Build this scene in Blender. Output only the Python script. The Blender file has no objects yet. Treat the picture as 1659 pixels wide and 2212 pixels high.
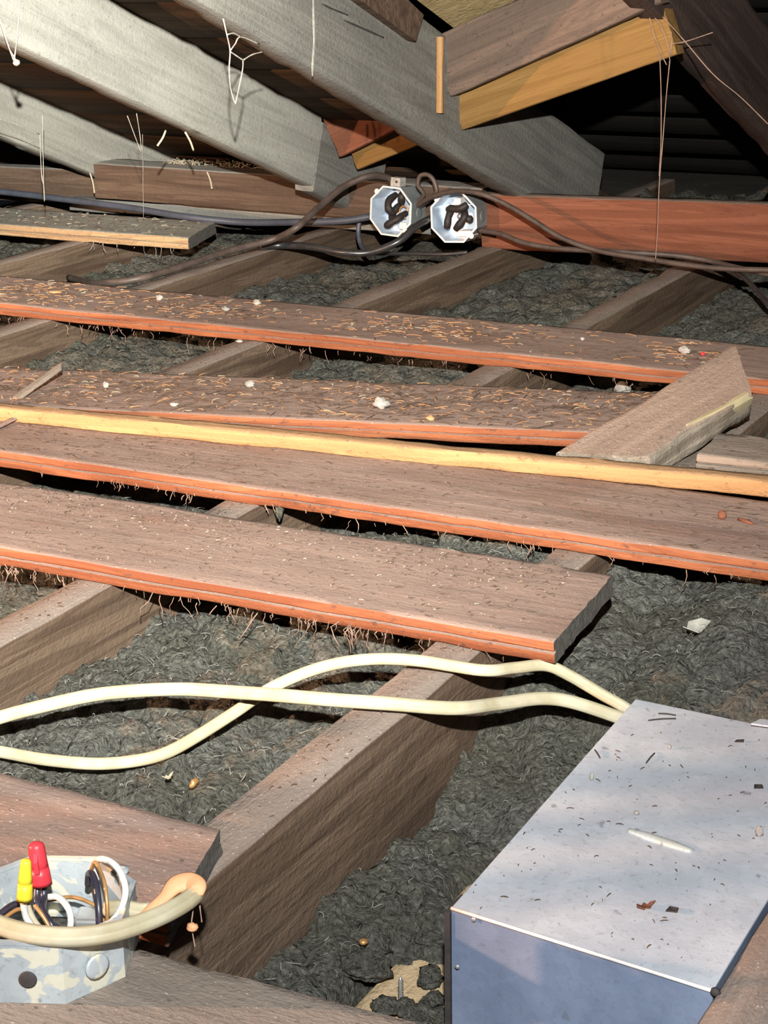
import bpy, math, random
import numpy as np
from mathutils import Vector, Matrix

# ------------------------------------------------------------------ camera
SC = bpy.context.scene
COL = SC.collection
CAMZ = 0.62
PITCH, ROLL, YAW, FPX = math.radians(18.162), math.radians(-0.984), math.radians(27.775), 3903.2
IW, IH = 1659.0, 2212.0
_f = np.array([-math.sin(YAW) * math.cos(PITCH), math.cos(YAW) * math.cos(PITCH), -math.sin(PITCH)])
_r = np.array([math.cos(YAW), math.sin(YAW), 0.0])
_u = np.cross(_r, _f)
CR = math.cos(ROLL) * _r + math.sin(ROLL) * _u
CU = -math.sin(ROLL) * _r + math.cos(ROLL) * _u
CP = np.array([0.0, 0.0, CAMZ])
cam = bpy.data.cameras.new('camera')
cam.sensor_fit = 'HORIZONTAL'; cam.sensor_width = 36.0; cam.lens = 36.0 * FPX / IW
cam.clip_start = 0.02; cam.clip_end = 50
camo = bpy.data.objects.new('camera', cam); COL.objects.link(camo)
camo.matrix_world = Matrix(((CR[0], CU[0], -_f[0], 0), (CR[1], CU[1], -_f[1], 0), (CR[2], CU[2], -_f[2], CAMZ), (0, 0, 0, 1)))
SC.camera = camo

# ------------------------------------------------------------------ world, lamps, exposure
w = bpy.data.worlds.new('attic_dark'); SC.world = w; w.use_nodes = True
w.node_tree.nodes['Background'].inputs[0].default_value = (0.5, 0.55, 0.6, 1)
w.node_tree.nodes['Background'].inputs[1].default_value = 0.010
SC.view_settings.view_transform = 'Standard'; SC.view_settings.look = 'None'
SC.view_settings.gamma = 1.0; SC.view_settings.exposure = 0.0
SC.view_settings.use_curve_mapping = False
SC.cycles.max_bounces = 4; SC.cycles.diffuse_bounces = 3; SC.cycles.glossy_bounces = 2; SC.cycles.transmission_bounces = 0


def spot(name, loc, target, power, color, angle, blend, radius):
    l = bpy.data.lights.new(name, 'SPOT'); l.energy = power; l.color = color
    l.spot_size = math.radians(angle); l.spot_blend = blend; l.shadow_soft_size = radius
    o = bpy.data.objects.new(name, l); COL.objects.link(o); o.location = loc
    o.rotation_euler = (Vector(target) - Vector(loc)).to_track_quat('-Z', 'Y').to_euler()
    return o


# head torch worn just above the camera, and a warm clamp lamp standing off to the left
spot('head_torch_flood', (0.03, -0.03, 0.86), (-2.1, 2.8, 0.50), 780, (1.0, 0.985, 0.91), 69, 1.0, 0.012)
spot('head_torch_beam', (0.03, -0.03, 0.86), (-2.30, 2.6, 0.47), 1050, (1.0, 0.99, 0.90), 27, 1.0, 0.012)
spot('head_torch_spill', (0.03, -0.03, 0.86), (-0.65, 1.7, -0.1), 145, (0.96, 0.98, 1.0), 150, 1.0, 0.012)
spot('clamp_lamp', (-2.2, 0.0, 0.465), (-0.55, 1.75, 0.10), 265, (1.0, 0.55, 0.33), 98, 0.10, 0.015)


# ------------------------------------------------------------------ picking points in the room
def ray(px, py):
    return _f + CR * (px - IW / 2) / FPX - CU * (py - IH / 2) / FPX


def G(px, py, z=0.0):                     # on a level plane
    d = ray(px, py); return CP + d * ((z - CAMZ) / d[2])


def GX(px, py, x):                        # on a plane across
    d = ray(px, py); return CP + d * (x / d[0])


def GY(px, py, y):                        # on a plane facing the eaves
    d = ray(px, py); return CP + d * (y / d[1])


FH = np.array([-math.sin(YAW), math.cos(YAW), 0.0])


def GF(px, py, dist):                     # at a horizontal distance ahead
    d = ray(px, py); return CP + d * (dist / (d @ FH))


# ------------------------------------------------------------------ noise
def _hash(ix, iy, iz, seed):
    h = (ix * 374761393 + iy * 668265263 + iz * 2147483647 + seed * 974711) & 0xFFFFFFFF
    h = ((h ^ (h >> 13)) * 1274126177) & 0xFFFFFFFF
    return ((h ^ (h >> 16)) & 0xFFFFFF) / float(0xFFFFFF)


def vnoise(p, seed=0):
    p = np.asarray(p, float); i = np.floor(p).astype(np.int64); f = p - i; f = f * f * (3 - 2 * f)
    out = 0
    for dx in (0, 1):
        for dy in (0, 1):
            for dz in (0, 1):
                wgt = (f[:, 0] if dx else 1 - f[:, 0]) * (f[:, 1] if dy else 1 - f[:, 1]) * (f[:, 2] if dz else 1 - f[:, 2])
                out = out + wgt * _hash(i[:, 0] + dx, i[:, 1] + dy, i[:, 2] + dz, seed)
    return out * 2 - 1


def fnoise(p, seed=0, octv=3):
    s, a, t = 0, 1.0, 0
    p = np.asarray(p, float)
    for k in range(octv):
        s = s + a * vnoise(p * (2.03 ** k), seed + 17 * k); t += a; a *= 0.5
    return s / t


def worley(x, y, cell, seed):
    gx, gy = x / cell, y / cell
    ix, iy = np.floor(gx).astype(np.int64), np.floor(gy).astype(np.int64)
    best = np.full(x.shape, 9.0); bid = np.zeros(x.shape)
    for dx in (-1, 0, 1):
        for dy in (-1, 0, 1):
            cx, cy = ix + dx, iy + dy
            jx = cx + 0.1 + 0.8 * _hash(cx, cy, cx * 0, seed); jy = cy + 0.1 + 0.8 * _hash(cx, cy, cx * 0 + 1, seed)
            hh = _hash(cx, cy, cx * 0 + 2, seed)
            d = np.hypot(gx - jx, gy - jy) - 0.25 * (hh - 0.5)
            m = d < best; best = np.where(m, d, best); bid = np.where(m, hh, bid)
    return best, bid


# ------------------------------------------------------------------ mesh helpers
def obj(name, verts, faces, mat, parent=None, smooth=True, loc=None):
    me = bpy.data.meshes.new(name)
    me.from_pydata([tuple(map(float, v)) for v in verts], [], [tuple(map(int, f)) for f in faces])
    me.materials.append(mat)
    if smooth:
        me.polygons.foreach_set('use_smooth', [True] * len(me.polygons))
    me.update()
    o = bpy.data.objects.new(name, me); COL.objects.link(o)
    if parent is not None:
        o.parent = parent
    if loc is not None:
        o.location = loc
    return o


def empty(name, loc=(0, 0, 0)):
    o = bpy.data.objects.new(name, None); COL.objects.link(o); o.location = loc
    o.empty_display_size = 0.02
    return o


def tag(o, label, cat=None, group=None, kind=None):
    o['label'] = label
    if cat: o['category'] = cat
    if group: o['group'] = group
    if kind: o['kind'] = kind
    return o


def box_faces():
    return [(0, 3, 2, 1), (4, 5, 6, 7), (0, 1, 5, 4), (1, 2, 6, 5), (2, 3, 7, 6), (3, 0, 4, 7)]


def box_verts(x0, x1, y0, y1, z0, z1):
    return [(x0, y0, z0), (x1, y0, z0), (x1, y1, z0), (x0, y1, z0), (x0, y0, z1), (x1, y0, z1), (x1, y1, z1), (x0, y1, z1)]


def bevel(o, width, seg=2):
    m = o.modifiers.new('bevel', 'BEVEL'); m.width = width; m.segments = seg; m.limit_method = 'ANGLE'
    return o


def ring_profile(wd, h, bev, sub, groove=0.0):
    """closed section in (y,z), top at z=0"""
    pts = []
    hw = wd / 2
    c = [(-hw, -h), (hw, -h), (hw, 0), (-hw, 0)]
    dirs = [(1, 0), (0, 1), (-1, 0), (0, -1)]
    for k in range(4):
        a = np.array(c[k]); b = np.array(c[(k + 1) % 4]); d = np.array(dirs[k], float)
        L = np.linalg.norm(b - a); n = max(2, int(L / sub))
        if groove and k in (1, 3):          # tongue-and-groove line along the edge
            inw = np.array((-1.0, 0.0)) if k == 1 else np.array((1.0, 0.0)); m_ = 0.52 if k == 1 else 0.48
            for t, g in ((bev, 0), (L * m_ - 0.0016, 0), (L * m_ - 0.0007, groove), (L * m_ + 0.0007, groove), (L * m_ + 0.0016, 0), (L - bev, 0)):
                pts.append((a + d * t + inw * g, k))
            continue
        for t in np.linspace(bev, L - bev, n):
            pts.append((a + d * t, k))
    return np.array([p for p, k in pts]), np.array([k for p, k in pts])


def timber(name, A, B, wd, h, mat, seed=0, up=(0, 0, 1), rough=0.0012, bow=0.004, edge=0.0, seg=0.03, bev=0.002, sub=0.012, cut=(0, 0), parent=None, wane=None, endrough=0.0012, end=None, groove=0.0):
    """a sawn timber whose top centre line runs from A to B"""
    A = np.array(A, float); B = np.array(B, float); X = B - A; L = np.linalg.norm(X); X /= L
    up = np.array(up, float); Y = np.cross(up, X); Y /= np.linalg.norm(Y); Z = np.cross(X, Y)
    prof, side = ring_profile(wd, h, bev, sub, groove)
    n = max(3, int(L / seg) + 1); m = len(prof)
    t = np.linspace(0, L, n)
    P = np.zeros((n, m, 3)); P[:, :, 0] = t[:, None]; P[:, :, 1] = prof[None, :, 0]; P[:, :, 2] = prof[None, :, 1]
    # slanted end cuts: shift by y and z
    fr = (t / L)[:, None]
    P[:, :, 0] += (1 - fr) * cut[0] * prof[None, :, 0] + fr * cut[1] * prof[None, :, 0]
    q = P.reshape(-1, 3)
    nz = fnoise(q * np.array([9, 60, 60]) + seed * 7.3, seed, 2).reshape(n, m)
    nz2 = fnoise(q * np.array([25, 90, 90]) + seed * 3.1, seed + 5, 2).reshape(n, m)
    P[:, :, 1] += rough * nz; P[:, :, 2] += rough * nz2
    # ragged long edges: pull the corner vertices in
    if edge:
        for ky in (-1, 1):
            for kz in (0, 1):
                cy = ky * wd / 2; cz = -h * kz
                dist = np.hypot(prof[:, 0] - cy, prof[:, 1] - cz)
                wgt = np.clip(1 - dist / 0.018, 0, 1)
                e = edge * np.clip(fnoise(np.stack([t * 14, t * 0 + ky * 3.7, t * 0 + kz * 2.2 + seed], 1), seed + 9, 3) * 1.6 + 0.25, 0, 2)
                P[:, :, 1] -= ky * wgt[None, :] * e[:, None]
                P[:, :, 2] += (-1 if kz == 0 else 1) * wgt[None, :] * e[:, None] * 0.6
    if wane is not None:
        P = wane(P, prof, t, L)
    b = bow * fnoise(np.stack([t * 1.3, t * 0 + seed * 1.7, t * 0], 1), seed + 2, 2)
    b2 = bow * 0.6 * fnoise(np.stack([t * 1.1, t * 0 + seed * 2.7, t * 0 + 4], 1), seed + 3, 2)
    P[:, :, 1] += b[:, None]; P[:, :, 2] += b2[:, None] * 0.5
    P[0, :, 0] += endrough * nz[0] * 2; P[-1, :, 0] += endrough * nz[-1] * 2
    V = P.reshape(-1, 3)
    F = []
    for i in range(n - 1):
        for j in range(m):
            k = (j + 1) % m
            F.append((i * m + j, i * m + k, (i + 1) * m + k, (i + 1) * m + j))
    F = [f[::-1] for f in F]
    F.append(tuple(range(m))); F.append(tuple(range((n - 1) * m, n * m))[::-1])
    F = [f[::-1] for f in F]
    o = obj(name, V, F, mat, parent, smooth=True)
    me = o.data
    me.polygons[-1].use_smooth = False; me.polygons[-2].use_smooth = False
    if end is not None:
        me.materials.append(end); me.polygons[-1].material_index = 1; me.polygons[-2].material_index = 1
    try:
        me.set_sharp_from_angle(angle=math.radians(50))
    except Exception:
        pass
    M = Matrix(((X[0], Y[0], Z[0], A[0]), (X[1], Y[1], Z[1], A[1]), (X[2], Y[2], Z[2], A[2]), (0, 0, 0, 1)))
    if parent is not None:
        o.matrix_parent_inverse = Matrix()
        M = parent.matrix_world.inverted() @ M if parent.matrix_world != Matrix() else M
    o.matrix_local = M
    return o


def catmull(P, n=10):
    P = np.array(P, float); Q = np.vstack([2 * P[0] - P[1], P, 2 * P[-1] - P[-2]]); out = []
    for i in range(1, len(Q) - 2):
        p0, p1, p2, p3 = Q[i - 1], Q[i], Q[i + 1], Q[i + 2]
        for t in np.linspace(0, 1, n, endpoint=False):
            out.append(0.5 * ((2 * p1) + (-p0 + p2) * t + (2 * p0 - 5 * p1 + 4 * p2 - p3) * t * t + (-p0 + 3 * p1 - 3 * p2 + p3) * t ** 3))
    out.append(Q[-2]); return np.array(out)


def sweep(C, prof, scale=None, up=(0, 0, 1)):
    """sweep a closed section (a,b) along C; a is sideways, b towards up"""
    C = np.array(C, float); n = len(C); m = len(prof)
    T = np.gradient(C, axis=0); T /= np.linalg.norm(T, axis=1)[:, None] + 1e-12
    V = np.zeros((n, m, 3)); upv = np.array(up, float)
    prevS = None
    for i in range(n):
        S = np.cross(T[i], upv); ln = np.linalg.norm(S)
        if ln < 0.15 and prevS is not None:
            S = prevS - T[i] * (prevS @ T[i])
        elif ln < 1e-4:
            S = np.cross(T[i], (1, 0, 0.01))
        S = S / np.linalg.norm(S)
        if prevS is not None:
            if S @ prevS < 0: S = -S
            S = S * 0.5 + prevS * 0.5; S = S - T[i] * (S @ T[i]); S /= np.linalg.norm(S)
        prevS = S
        U = np.cross(S, T[i]); s = 1 if scale is None else scale[i]
        V[i] = C[i] + s * (prof[:, :1] * S + prof[:, 1:] * U)
    F = []
    for i in range(n - 1):
        for j in range(m):
            k = (j + 1) % m
            F.append((i * m + j, i * m + k, (i + 1) * m + k, (i + 1) * m + j))
    F.append(tuple(range(m))[::-1]); F.append(tuple(range((n - 1) * m, n * m)))
    return V.reshape(-1, 3), F


def circ(r, n=10, ry=None):
    a = np.linspace(0, 2 * math.pi, n, endpoint=False); ry = ry or r
    return np.stack([r * np.cos(a), ry * np.sin(a)], 1)


def tube(name, pts, r, mat, parent=None, n=10, res=8, ry=None, taper=None, up=(0, 0, 1), prof=None):
    C = catmull(pts, res) if len(pts) > 2 else np.linspace(pts[0], pts[1], 6)
    sc = None
    if taper is not None:
        sc = np.interp(np.linspace(0, 1, len(C)), np.linspace(0, 1, len(taper)), taper)
    V, F = sweep(C, prof if prof is not None else circ(r, n, ry), sc, up)
    c0 = C[0].copy() if parent is None else np.zeros(3)
    return obj(name, V - c0, F, mat, parent, True, c0 if parent is None else None)


def lathe(prof, n=24, ridges=0, ramp=0.0):
    """(r,z) list -> verts, faces round the z axis"""
    V, F = [], []
    for r, z in prof:
        for k in range(n):
            a = 2 * math.pi * k / n
            rr = r * (1 + (ramp if (ridges and k % 2) else 0))
            V.append((rr * math.cos(a), rr * math.sin(a), z))
    for i in range(len(prof) - 1):
        for k in range(n):
            l = (k + 1) % n
            F.append((i * n + k, i * n + l, (i + 1) * n + l, (i + 1) * n + k))
    F.append(tuple(range(n))[::-1]); F.append(tuple(range((len(prof) - 1) * n, len(prof) * n)))
    return V, F


def blob(name, size, mat, seed=0, parent=None, loc=None, amp=0.35, freq=1.6, rings=10, segs=14, rotz=0.0):
    """an irregular lump resting on z=0"""
    V, F = [], []
    for i in range(rings + 1):
        th = math.pi * i / rings
        for k in range(segs):
            a = 2 * math.pi * k / segs
            V.append((math.sin(th) * math.cos(a), math.sin(th) * math.sin(a), math.cos(th)))
    V = np.array(V); r = 1 + amp * fnoise(V * freq + seed * 5.7, seed, 3) + amp * 0.4 * fnoise(V * freq * 3.1 + seed, seed + 4, 2)
    V = V * r[:, None] * np.array(size) * 0.5
    c, s = math.cos(rotz), math.sin(rotz)
    V = np.stack([V[:, 0] * c - V[:, 1] * s, V[:, 0] * s + V[:, 1] * c, V[:, 2]], 1)
    V[:, 2] -= V[:, 2].min()
    for i in range(rings):
        for k in range(segs):
            l = (k + 1) % segs
            F.append((i * segs + k, (i + 1) * segs + k, (i + 1) * segs + l, i * segs + l))
    return obj(name, V, F, mat, parent, True, loc)


def prism(name, poly, d, mat, parent=None, loc=(0, 0, 0), axis='z', bev=0.0):
    """extrude a 2D outline: axis z -> (x,y)+z; axis x -> (y,z)+x; axis y -> (x,z)+y"""
    n = len(poly); V = []
    for e in (0, d):
        for a, b in poly:
            V.append({'z': (a, b, e), 'x': (e, a, b), 'y': (a, e, b)}[axis])
    F = [tuple(range(n)), tuple(range(n, 2 * n))[::-1]] + [(k, n + k, n + (k + 1) % n, (k + 1) % n) for k in range(n)]
    o = obj(name, V, F, mat, parent, False, loc if parent is None else loc)
    if bev: bevel(o, bev)
    return fix_normals(o)


def fix_normals(o):
    import bmesh
    bm = bmesh.new(); bm.from_mesh(o.data); bmesh.ops.recalc_face_normals(bm, faces=bm.faces); bm.to_mesh(o.data); bm.free()
    return o


# ------------------------------------------------------------------ materials
def new_mat(name):
    m = bpy.data.materials.new(name); m.use_nodes = True
    nt = m.node_tree; return m, nt, nt.nodes['Principled BSDF']


def N(nt, t, **kw):
    n = nt.nodes.new(t)
    for k, v in kw.items():
        if k in n.inputs: n.inputs[k].default_value = v
        else: setattr(n, k, v)
    return n


def mixc(nt, fac, a, b):
    n = nt.nodes.new('ShaderNodeMix'); n.data_type = 'RGBA'
    for sock, v in ((0, fac), (6, a), (7, b)):
        if hasattr(v, 'links') or hasattr(v, 'is_output'):
            nt.links.new(v, n.inputs[sock])
        else:
            n.inputs[sock].default_value = v if sock == 0 else (*v, 1)
    return n.outputs[2]


def ramp(nt, src, p0, p1, c0=0.0, c1=1.0):
    n = nt.nodes.new('ShaderNodeMapRange'); n.inputs[1].default_value = p0; n.inputs[2].default_value = p1
    n.inputs[3].default_value = c0; n.inputs[4].default_value = c1; n.interpolation_type = 'SMOOTHSTEP'
    nt.links.new(src, n.inputs[0]); return n.outputs[0]


def mth(nt, op, a, b=None):
    n = nt.nodes.new('ShaderNodeMath'); n.operation = op
    for i, v in enumerate((a, b)):
        if v is None: continue
        if hasattr(v, 'is_output'): nt.links.new(v, n.inputs[i])
        else: n.inputs[i].default_value = v
    return n.outputs[0]


def wood(name, dark, light, dust, dust_amt=0.8, grain=1.0, bump=0.5, speck=(0.05, 0.035, 0.03), speck_amt=0.6, all_dust=0.0, rgh=0.85, knots=True):
    m, nt, b = new_mat(name); L = nt.links
    tc = N(nt, 'ShaderNodeTexCoord'); oi = N(nt, 'ShaderNodeObjectInfo')
    off = N(nt, 'ShaderNodeVectorMath', operation='SCALE'); off.inputs[0].default_value = (7, 13, 5); L.new(oi.outputs['Random'], off.inputs['Scale'])
    ad = N(nt, 'ShaderNodeVectorMath', operation='ADD'); L.new(tc.outputs['Object'], ad.inputs[0]); L.new(off.outputs[0], ad.inputs[1])
    P = ad.outputs[0]

    def mapped(sx, sy, sz):
        mp = N(nt, 'ShaderNodeMapping'); mp.inputs['Scale'].default_value = (sx, sy, sz); L.new(P, mp.inputs[0]); return mp.outputs[0]

    def noise(v, sc, det=4, dist=0.0, r=0.6):
        n = N(nt, 'ShaderNodeTexNoise', Scale=sc, Detail=det, Distortion=dist, Roughness=r); L.new(v, n.inputs['Vector']); return n.outputs['Fac']
    g1 = noise(mapped(1.2, 22 * grain, 22 * grain), 1.6, 4, 1.2)
    g2 = noise(mapped(4, 140, 140), 1.0, 3, 0.4)
    pat = noise(mapped(3.5, 9, 9), 1.0, 4, 0.6)
    spk = noise(mapped(90, 150, 150), 1.0, 3)
    fine = noise(mapped(260, 420, 420), 1.0, 2)
    # ring lines out of the low-frequency grain field
    rings = mth(nt, 'ABSOLUTE', mth(nt, 'SUBTRACT', mth(nt, 'FRACT', mth(nt, 'MULTIPLY', g1, 9.0)), 0.5))
    rl = ramp(nt, rings, 0.02, 0.32)
    c = mixc(nt, ramp(nt, g1, 0.25, 0.75), dark, light)
    c = mixc(nt, mth(nt, 'MULTIPLY', mth(nt, 'SUBTRACT', 1.0, rl), 0.45), c, dark)
    c = mixc(nt, mth(nt, 'MULTIPLY', ramp(nt, g2, 0.55, 0.8), 0.5), c, dark)
    geo = N(nt, 'ShaderNodeNewGeometry'); sep = N(nt, 'ShaderNodeSeparateXYZ'); L.new(geo.outputs['Normal'], sep.inputs[0])
    upf = ramp(nt, sep.outputs['Z'], 0.45, 0.85)
    cover = mth(nt, 'MULTIPLY', mth(nt, 'MAXIMUM', upf, all_dust), ramp(nt, mth(nt, 'ADD', pat, mth(nt, 'MULTIPLY', spk, 0.25)), 0.30, 0.62, dust_amt * 0.72, dust_amt))
    d2 = tuple(x * 0.70 for x in dust)
    dc = mixc(nt, ramp(nt, mth(nt, 'ADD', mth(nt, 'MULTIPLY', pat, 0.55), mth(nt, 'MULTIPLY', g1, 0.45)), 0.34, 0.66), d2, dust)
    c = mixc(nt, cover, c, dc)
    c = mixc(nt, mth(nt, 'MULTIPLY', ramp(nt, spk, 0.60, 0.72), speck_amt), c, speck)
    c = mixc(nt, mth(nt, 'MULTIPLY', ramp(nt, fine, 0.64, 0.74), mth(nt, 'MULTIPLY', upf, 0.55)), c, tuple(min(1, x * 2.4 + 0.03) for x in dust))
    L.new(c, b.inputs['Base Color']); b.inputs['Roughness'].default_value = rgh
    b.inputs['Specular IOR Level'].default_value = 0.2
    hgt = mth(nt, 'ADD', mth(nt, 'MULTIPLY', g2, 0.7), mth(nt, 'ADD', mth(nt, 'MULTIPLY', spk, 0.8), mth(nt, 'MULTIPLY', fine, 0.5)))
    bp = N(nt, 'ShaderNodeBump', Strength=bump, Distance=0.004); L.new(hgt, bp.inputs['Height']); L.new(bp.outputs[0], b.inputs['Normal'])
    return m


def plain(name, col, rgh=0.6, metal=0.0, var=0.25, scale=60.0, bump=0.2, stretch=(1, 1, 1), spec=0.3, col2=None, thr=(0.3, 0.7), dist=0.002):
    m, nt, b = new_mat(name); L = nt.links
    tc = N(nt, 'ShaderNodeTexCoord'); mp = N(nt, 'ShaderNodeMapping'); mp.inputs['Scale'].default_value = stretch
    L.new(tc.outputs['Object'], mp.inputs[0])
    n = N(nt, 'ShaderNodeTexNoise', Scale=scale, Detail=5.0, Roughness=0.65); L.new(mp.outputs[0], n.inputs['Vector'])
    c2 = col2 if col2 else tuple(x * (1 - var) for x in col)
    c = mixc(nt, ramp(nt, n.outputs['Fac'], *thr), c2, col)
    L.new(c, b.inputs['Base Color']); b.inputs['Roughness'].default_value = rgh; b.inputs['Metallic'].default_value = metal
    b.inputs['Specular IOR Level'].default_value = spec
    bp = N(nt, 'ShaderNodeBump', Strength=bump, Distance=dist); L.new(n.outputs['Fac'], bp.inputs['Height']); L.new(bp.outputs[0], b.inputs['Normal'])
    return m


def insulation_mat():
    m, nt, b = new_mat('grey_mineral_wool'); L = nt.links
    tc = N(nt, 'ShaderNodeTexCoord'); P = tc.outputs['Object']
    wn = N(nt, 'ShaderNodeTexNoise', Scale=45.0, Detail=3.0); L.new(P, wn.inputs['Vector'])
    wv = N(nt, 'ShaderNodeVectorMath', operation='MULTIPLY_ADD'); L.new(wn.outputs['Color'], wv.inputs[0]); wv.inputs[1].default_value = (0.035, 0.035, 0.035); L.new(P, wv.inputs[2])
    v = N(nt, 'ShaderNodeTexVoronoi', Scale=85.0); L.new(wv.outputs[0], v.inputs['Vector'])
    v2 = N(nt, 'ShaderNodeTexVoronoi', Scale=210.0); L.new(wv.outputs[0], v2.inputs['Vector'])
    n1 = N(nt, 'ShaderNodeTexNoise', Scale=9.0, Detail=4.0); L.new(P, n1.inputs['Vector'])
    n2 = N(nt, 'ShaderNodeTexNoise', Scale=150.0, Detail=5.0, Roughness=0.7, Distortion=1.4); L.new(P, n2.inputs['Vector'])
    n3 = N(nt, 'ShaderNodeTexNoise', Scale=420.0, Detail=2.0); L.new(P, n3.inputs['Vector'])
    c = mixc(nt, ramp(nt, n1.outputs['Fac'], 0.35, 0.65), (0.135, 0.130, 0.100), (0.180, 0.178, 0.152))
    c = mixc(nt, ramp(nt, n2.outputs['Fac'], 0.35, 0.75), tuple(x * 1 for x in (0.060, 0.062, 0.052)), c) if False else c
    c = mixc(nt, mth(nt, 'MULTIPLY', ramp(nt, n2.outputs['Fac'], 0.52, 0.36), 0.75), c, (0.040, 0.038, 0.031))
    c = mixc(nt, mth(nt, 'MULTIPLY', ramp(nt, n2.outputs['Fac'], 0.60, 0.74), 0.55), c, (0.34, 0.335, 0.29))
    c = mixc(nt, mth(nt, 'MULTIPLY', ramp(nt, n3.outputs['Fac'], 0.70, 0.78), 0.7), c, (0.42, 0.41, 0.37))
    L.new(c, b.inputs['Base Color']); b.inputs['Roughness'].default_value = 0.75; b.inputs['Specular IOR Level'].default_value = 0.25
    h = mth(nt, 'ADD', mth(nt, 'MULTIPLY', v.outputs['Distance'], -1.0), mth(nt, 'ADD', mth(nt, 'MULTIPLY', n2.outputs['Fac'], 1.3), mth(nt, 'MULTIPLY', v2.outputs['Distance'], -0.35)))
    bp = N(nt, 'ShaderNodeBump', Strength=1.0, Distance=0.009); L.new(h, bp.inputs['Height']); L.new(bp.outputs[0], b.inputs['Normal'])
    return m


def galvanised(name, c1, c2, rgh=0.5, metal=0.35, dirt=0.5, splash=0.0):
    m, nt, b = new_mat(name); L = nt.links
    tc = N(nt, 'ShaderNodeTexCoord'); P = tc.outputs['Object']
    v = N(nt, 'ShaderNodeTexVoronoi', Scale=120.0); L.new(P, v.inputs['Vector'])
    n1 = N(nt, 'ShaderNodeTexNoise', Scale=14.0, Detail=5.0); L.new(P, n1.inputs['Vector'])
    n2 = N(nt, 'ShaderNodeTexNoise', Scale=190.0, Detail=3.0, Roughness=0.7); L.new(P, n2.inputs['Vector'])
    n3 = N(nt, 'ShaderNodeTexNoise', Scale=75.0, Detail=3.0); L.new(P, n3.inputs['Vector'])
    sp = N(nt, 'ShaderNodeSeparateColor'); L.new(v.outputs['Color'], sp.inputs[0])
    c = mixc(nt, ramp(nt, n1.outputs['Fac'], 0.35, 0.65), c1, c2)
    c = mixc(nt, mth(nt, 'MULTIPLY', sp.outputs[0], 0.18), c, tuple(x * 0.6 for x in c1))
    c = mixc(nt, mth(nt, 'MULTIPLY', ramp(nt, n2.outputs['Fac'], 0.56, 0.70), dirt * 0.7), c, (0.12, 0.11, 0.11))
    c = mixc(nt, mth(nt, 'MULTIPLY', ramp(nt, n3.outputs['Fac'], 0.66, 0.74), dirt), c, (0.10, 0.09, 0.09))
    if splash:
        n4 = N(nt, 'ShaderNodeTexNoise', Scale=42.0, Detail=4.0, Distortion=0.8); L.new(P, n4.inputs['Vector'])
        c = mixc(nt, mth(nt, 'MULTIPLY', ramp(nt, n4.outputs['Fac'], 0.53, 0.57), splash), c, (0.66, 0.62, 0.46))
    L.new(c, b.inputs['Base Color']); b.inputs['Roughness'].default_value = rgh; b.inputs['Metallic'].default_value = metal
    bp = N(nt, 'ShaderNodeBump', Strength=0.12, Distance=0.002); L.new(n2.outputs['Fac'], bp.inputs['Height']); L.new(bp.outputs[0], b.inputs['Normal'])
    return m


M = {}
M['plank'] = wood('dusty_red_plank', (0.15, 0.046, 0.020), (0.31, 0.112, 0.050), (0.28, 0.205, 0.170), 0.93, bump=0.3)
M['plank_grey'] = wood('dusty_grey_plank', (0.22, 0.13, 0.07), (0.48, 0.33, 0.18), (0.33, 0.315, 0.27), 0.95)
M['board_ridged'] = wood('weathered_board', (0.16, 0.12, 0.09), (0.30, 0.23, 0.18), (0.22, 0.19, 0.16), 0.6, grain=0.8, bump=0.45)
M['joist'] = wood('old_joist', (0.055, 0.034, 0.022), (0.17, 0.118, 0.080), (0.27, 0.215, 0.180), 0.9, speck_amt=0.3, bump=0.45)
M['plate'] = wood('brown_wall_plate', (0.052, 0.031, 0.021), (0.13, 0.085, 0.058), (0.32, 0.31, 0.28), 0.9, speck_amt=0.3)
M['plate_red'] = wood('red_wall_plate', (0.115, 0.038, 0.020), (0.225, 0.085, 0.048), (0.20, 0.15, 0.12), 0.9, speck_amt=0.25)
M['rafter'] = wood('grey_dusty_rafter', (0.14, 0.135, 0.115), (0.30, 0.29, 0.25), (0.34, 0.33, 0.29), 0.85, all_dust=0.75, speck=(0.10, 0.09, 0.07), speck_amt=0.35, bump=0.4)
M['rafter_dark'] = wood('dark_dusty_rafter', (0.07, 0.066, 0.06), (0.20, 0.19, 0.17), (0.25, 0.24, 0.215), 0.7, all_dust=0.6, speck_amt=0.35)
M['rafter_dimmed'] = wood('grey_dimmed_rafter', (0.065, 0.060, 0.053), (0.18, 0.172, 0.15), (0.235, 0.225, 0.20), 0.75, all_dust=0.65, speck=(0.06, 0.055, 0.045), speck_amt=0.4, bump=0.5)  # darker copy of the rafter wood, weaker torch light painted in
M['rafter_brown'] = wood('dark_brown_rafter', (0.035, 0.022, 0.018), (0.095, 0.06, 0.05), (0.12, 0.11, 0.10), 0.6, speck_amt=0.3)
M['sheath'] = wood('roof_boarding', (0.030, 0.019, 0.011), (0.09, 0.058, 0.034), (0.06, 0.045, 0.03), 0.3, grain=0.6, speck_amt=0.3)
M['sheath_unlit'] = wood('unlit_roof_boarding', (0.008, 0.007, 0.006), (0.018, 0.015, 0.012), (0.015, 0.013, 0.011), 0.3, speck_amt=0.2)  # near black; the unlit eaves void is painted into the board colour
M['end_grain'] = plain('dusty_end_grain', (0.13, 0.12, 0.105), 0.95, var=0.5, scale=140, bump=0.6)
M['chipboard'] = wood('tan_chipboard', (0.24, 0.17, 0.08), (0.44, 0.33, 0.17), (0.3, 0.24, 0.15), 0.4, grain=3.0, speck_amt=0.5)
M['jack'] = wood('dusty_jack_rafter', (0.085, 0.055, 0.040), (0.19, 0.12, 0.085), (0.11, 0.10, 0.09), 0.6, all_dust=0.35)
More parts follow.
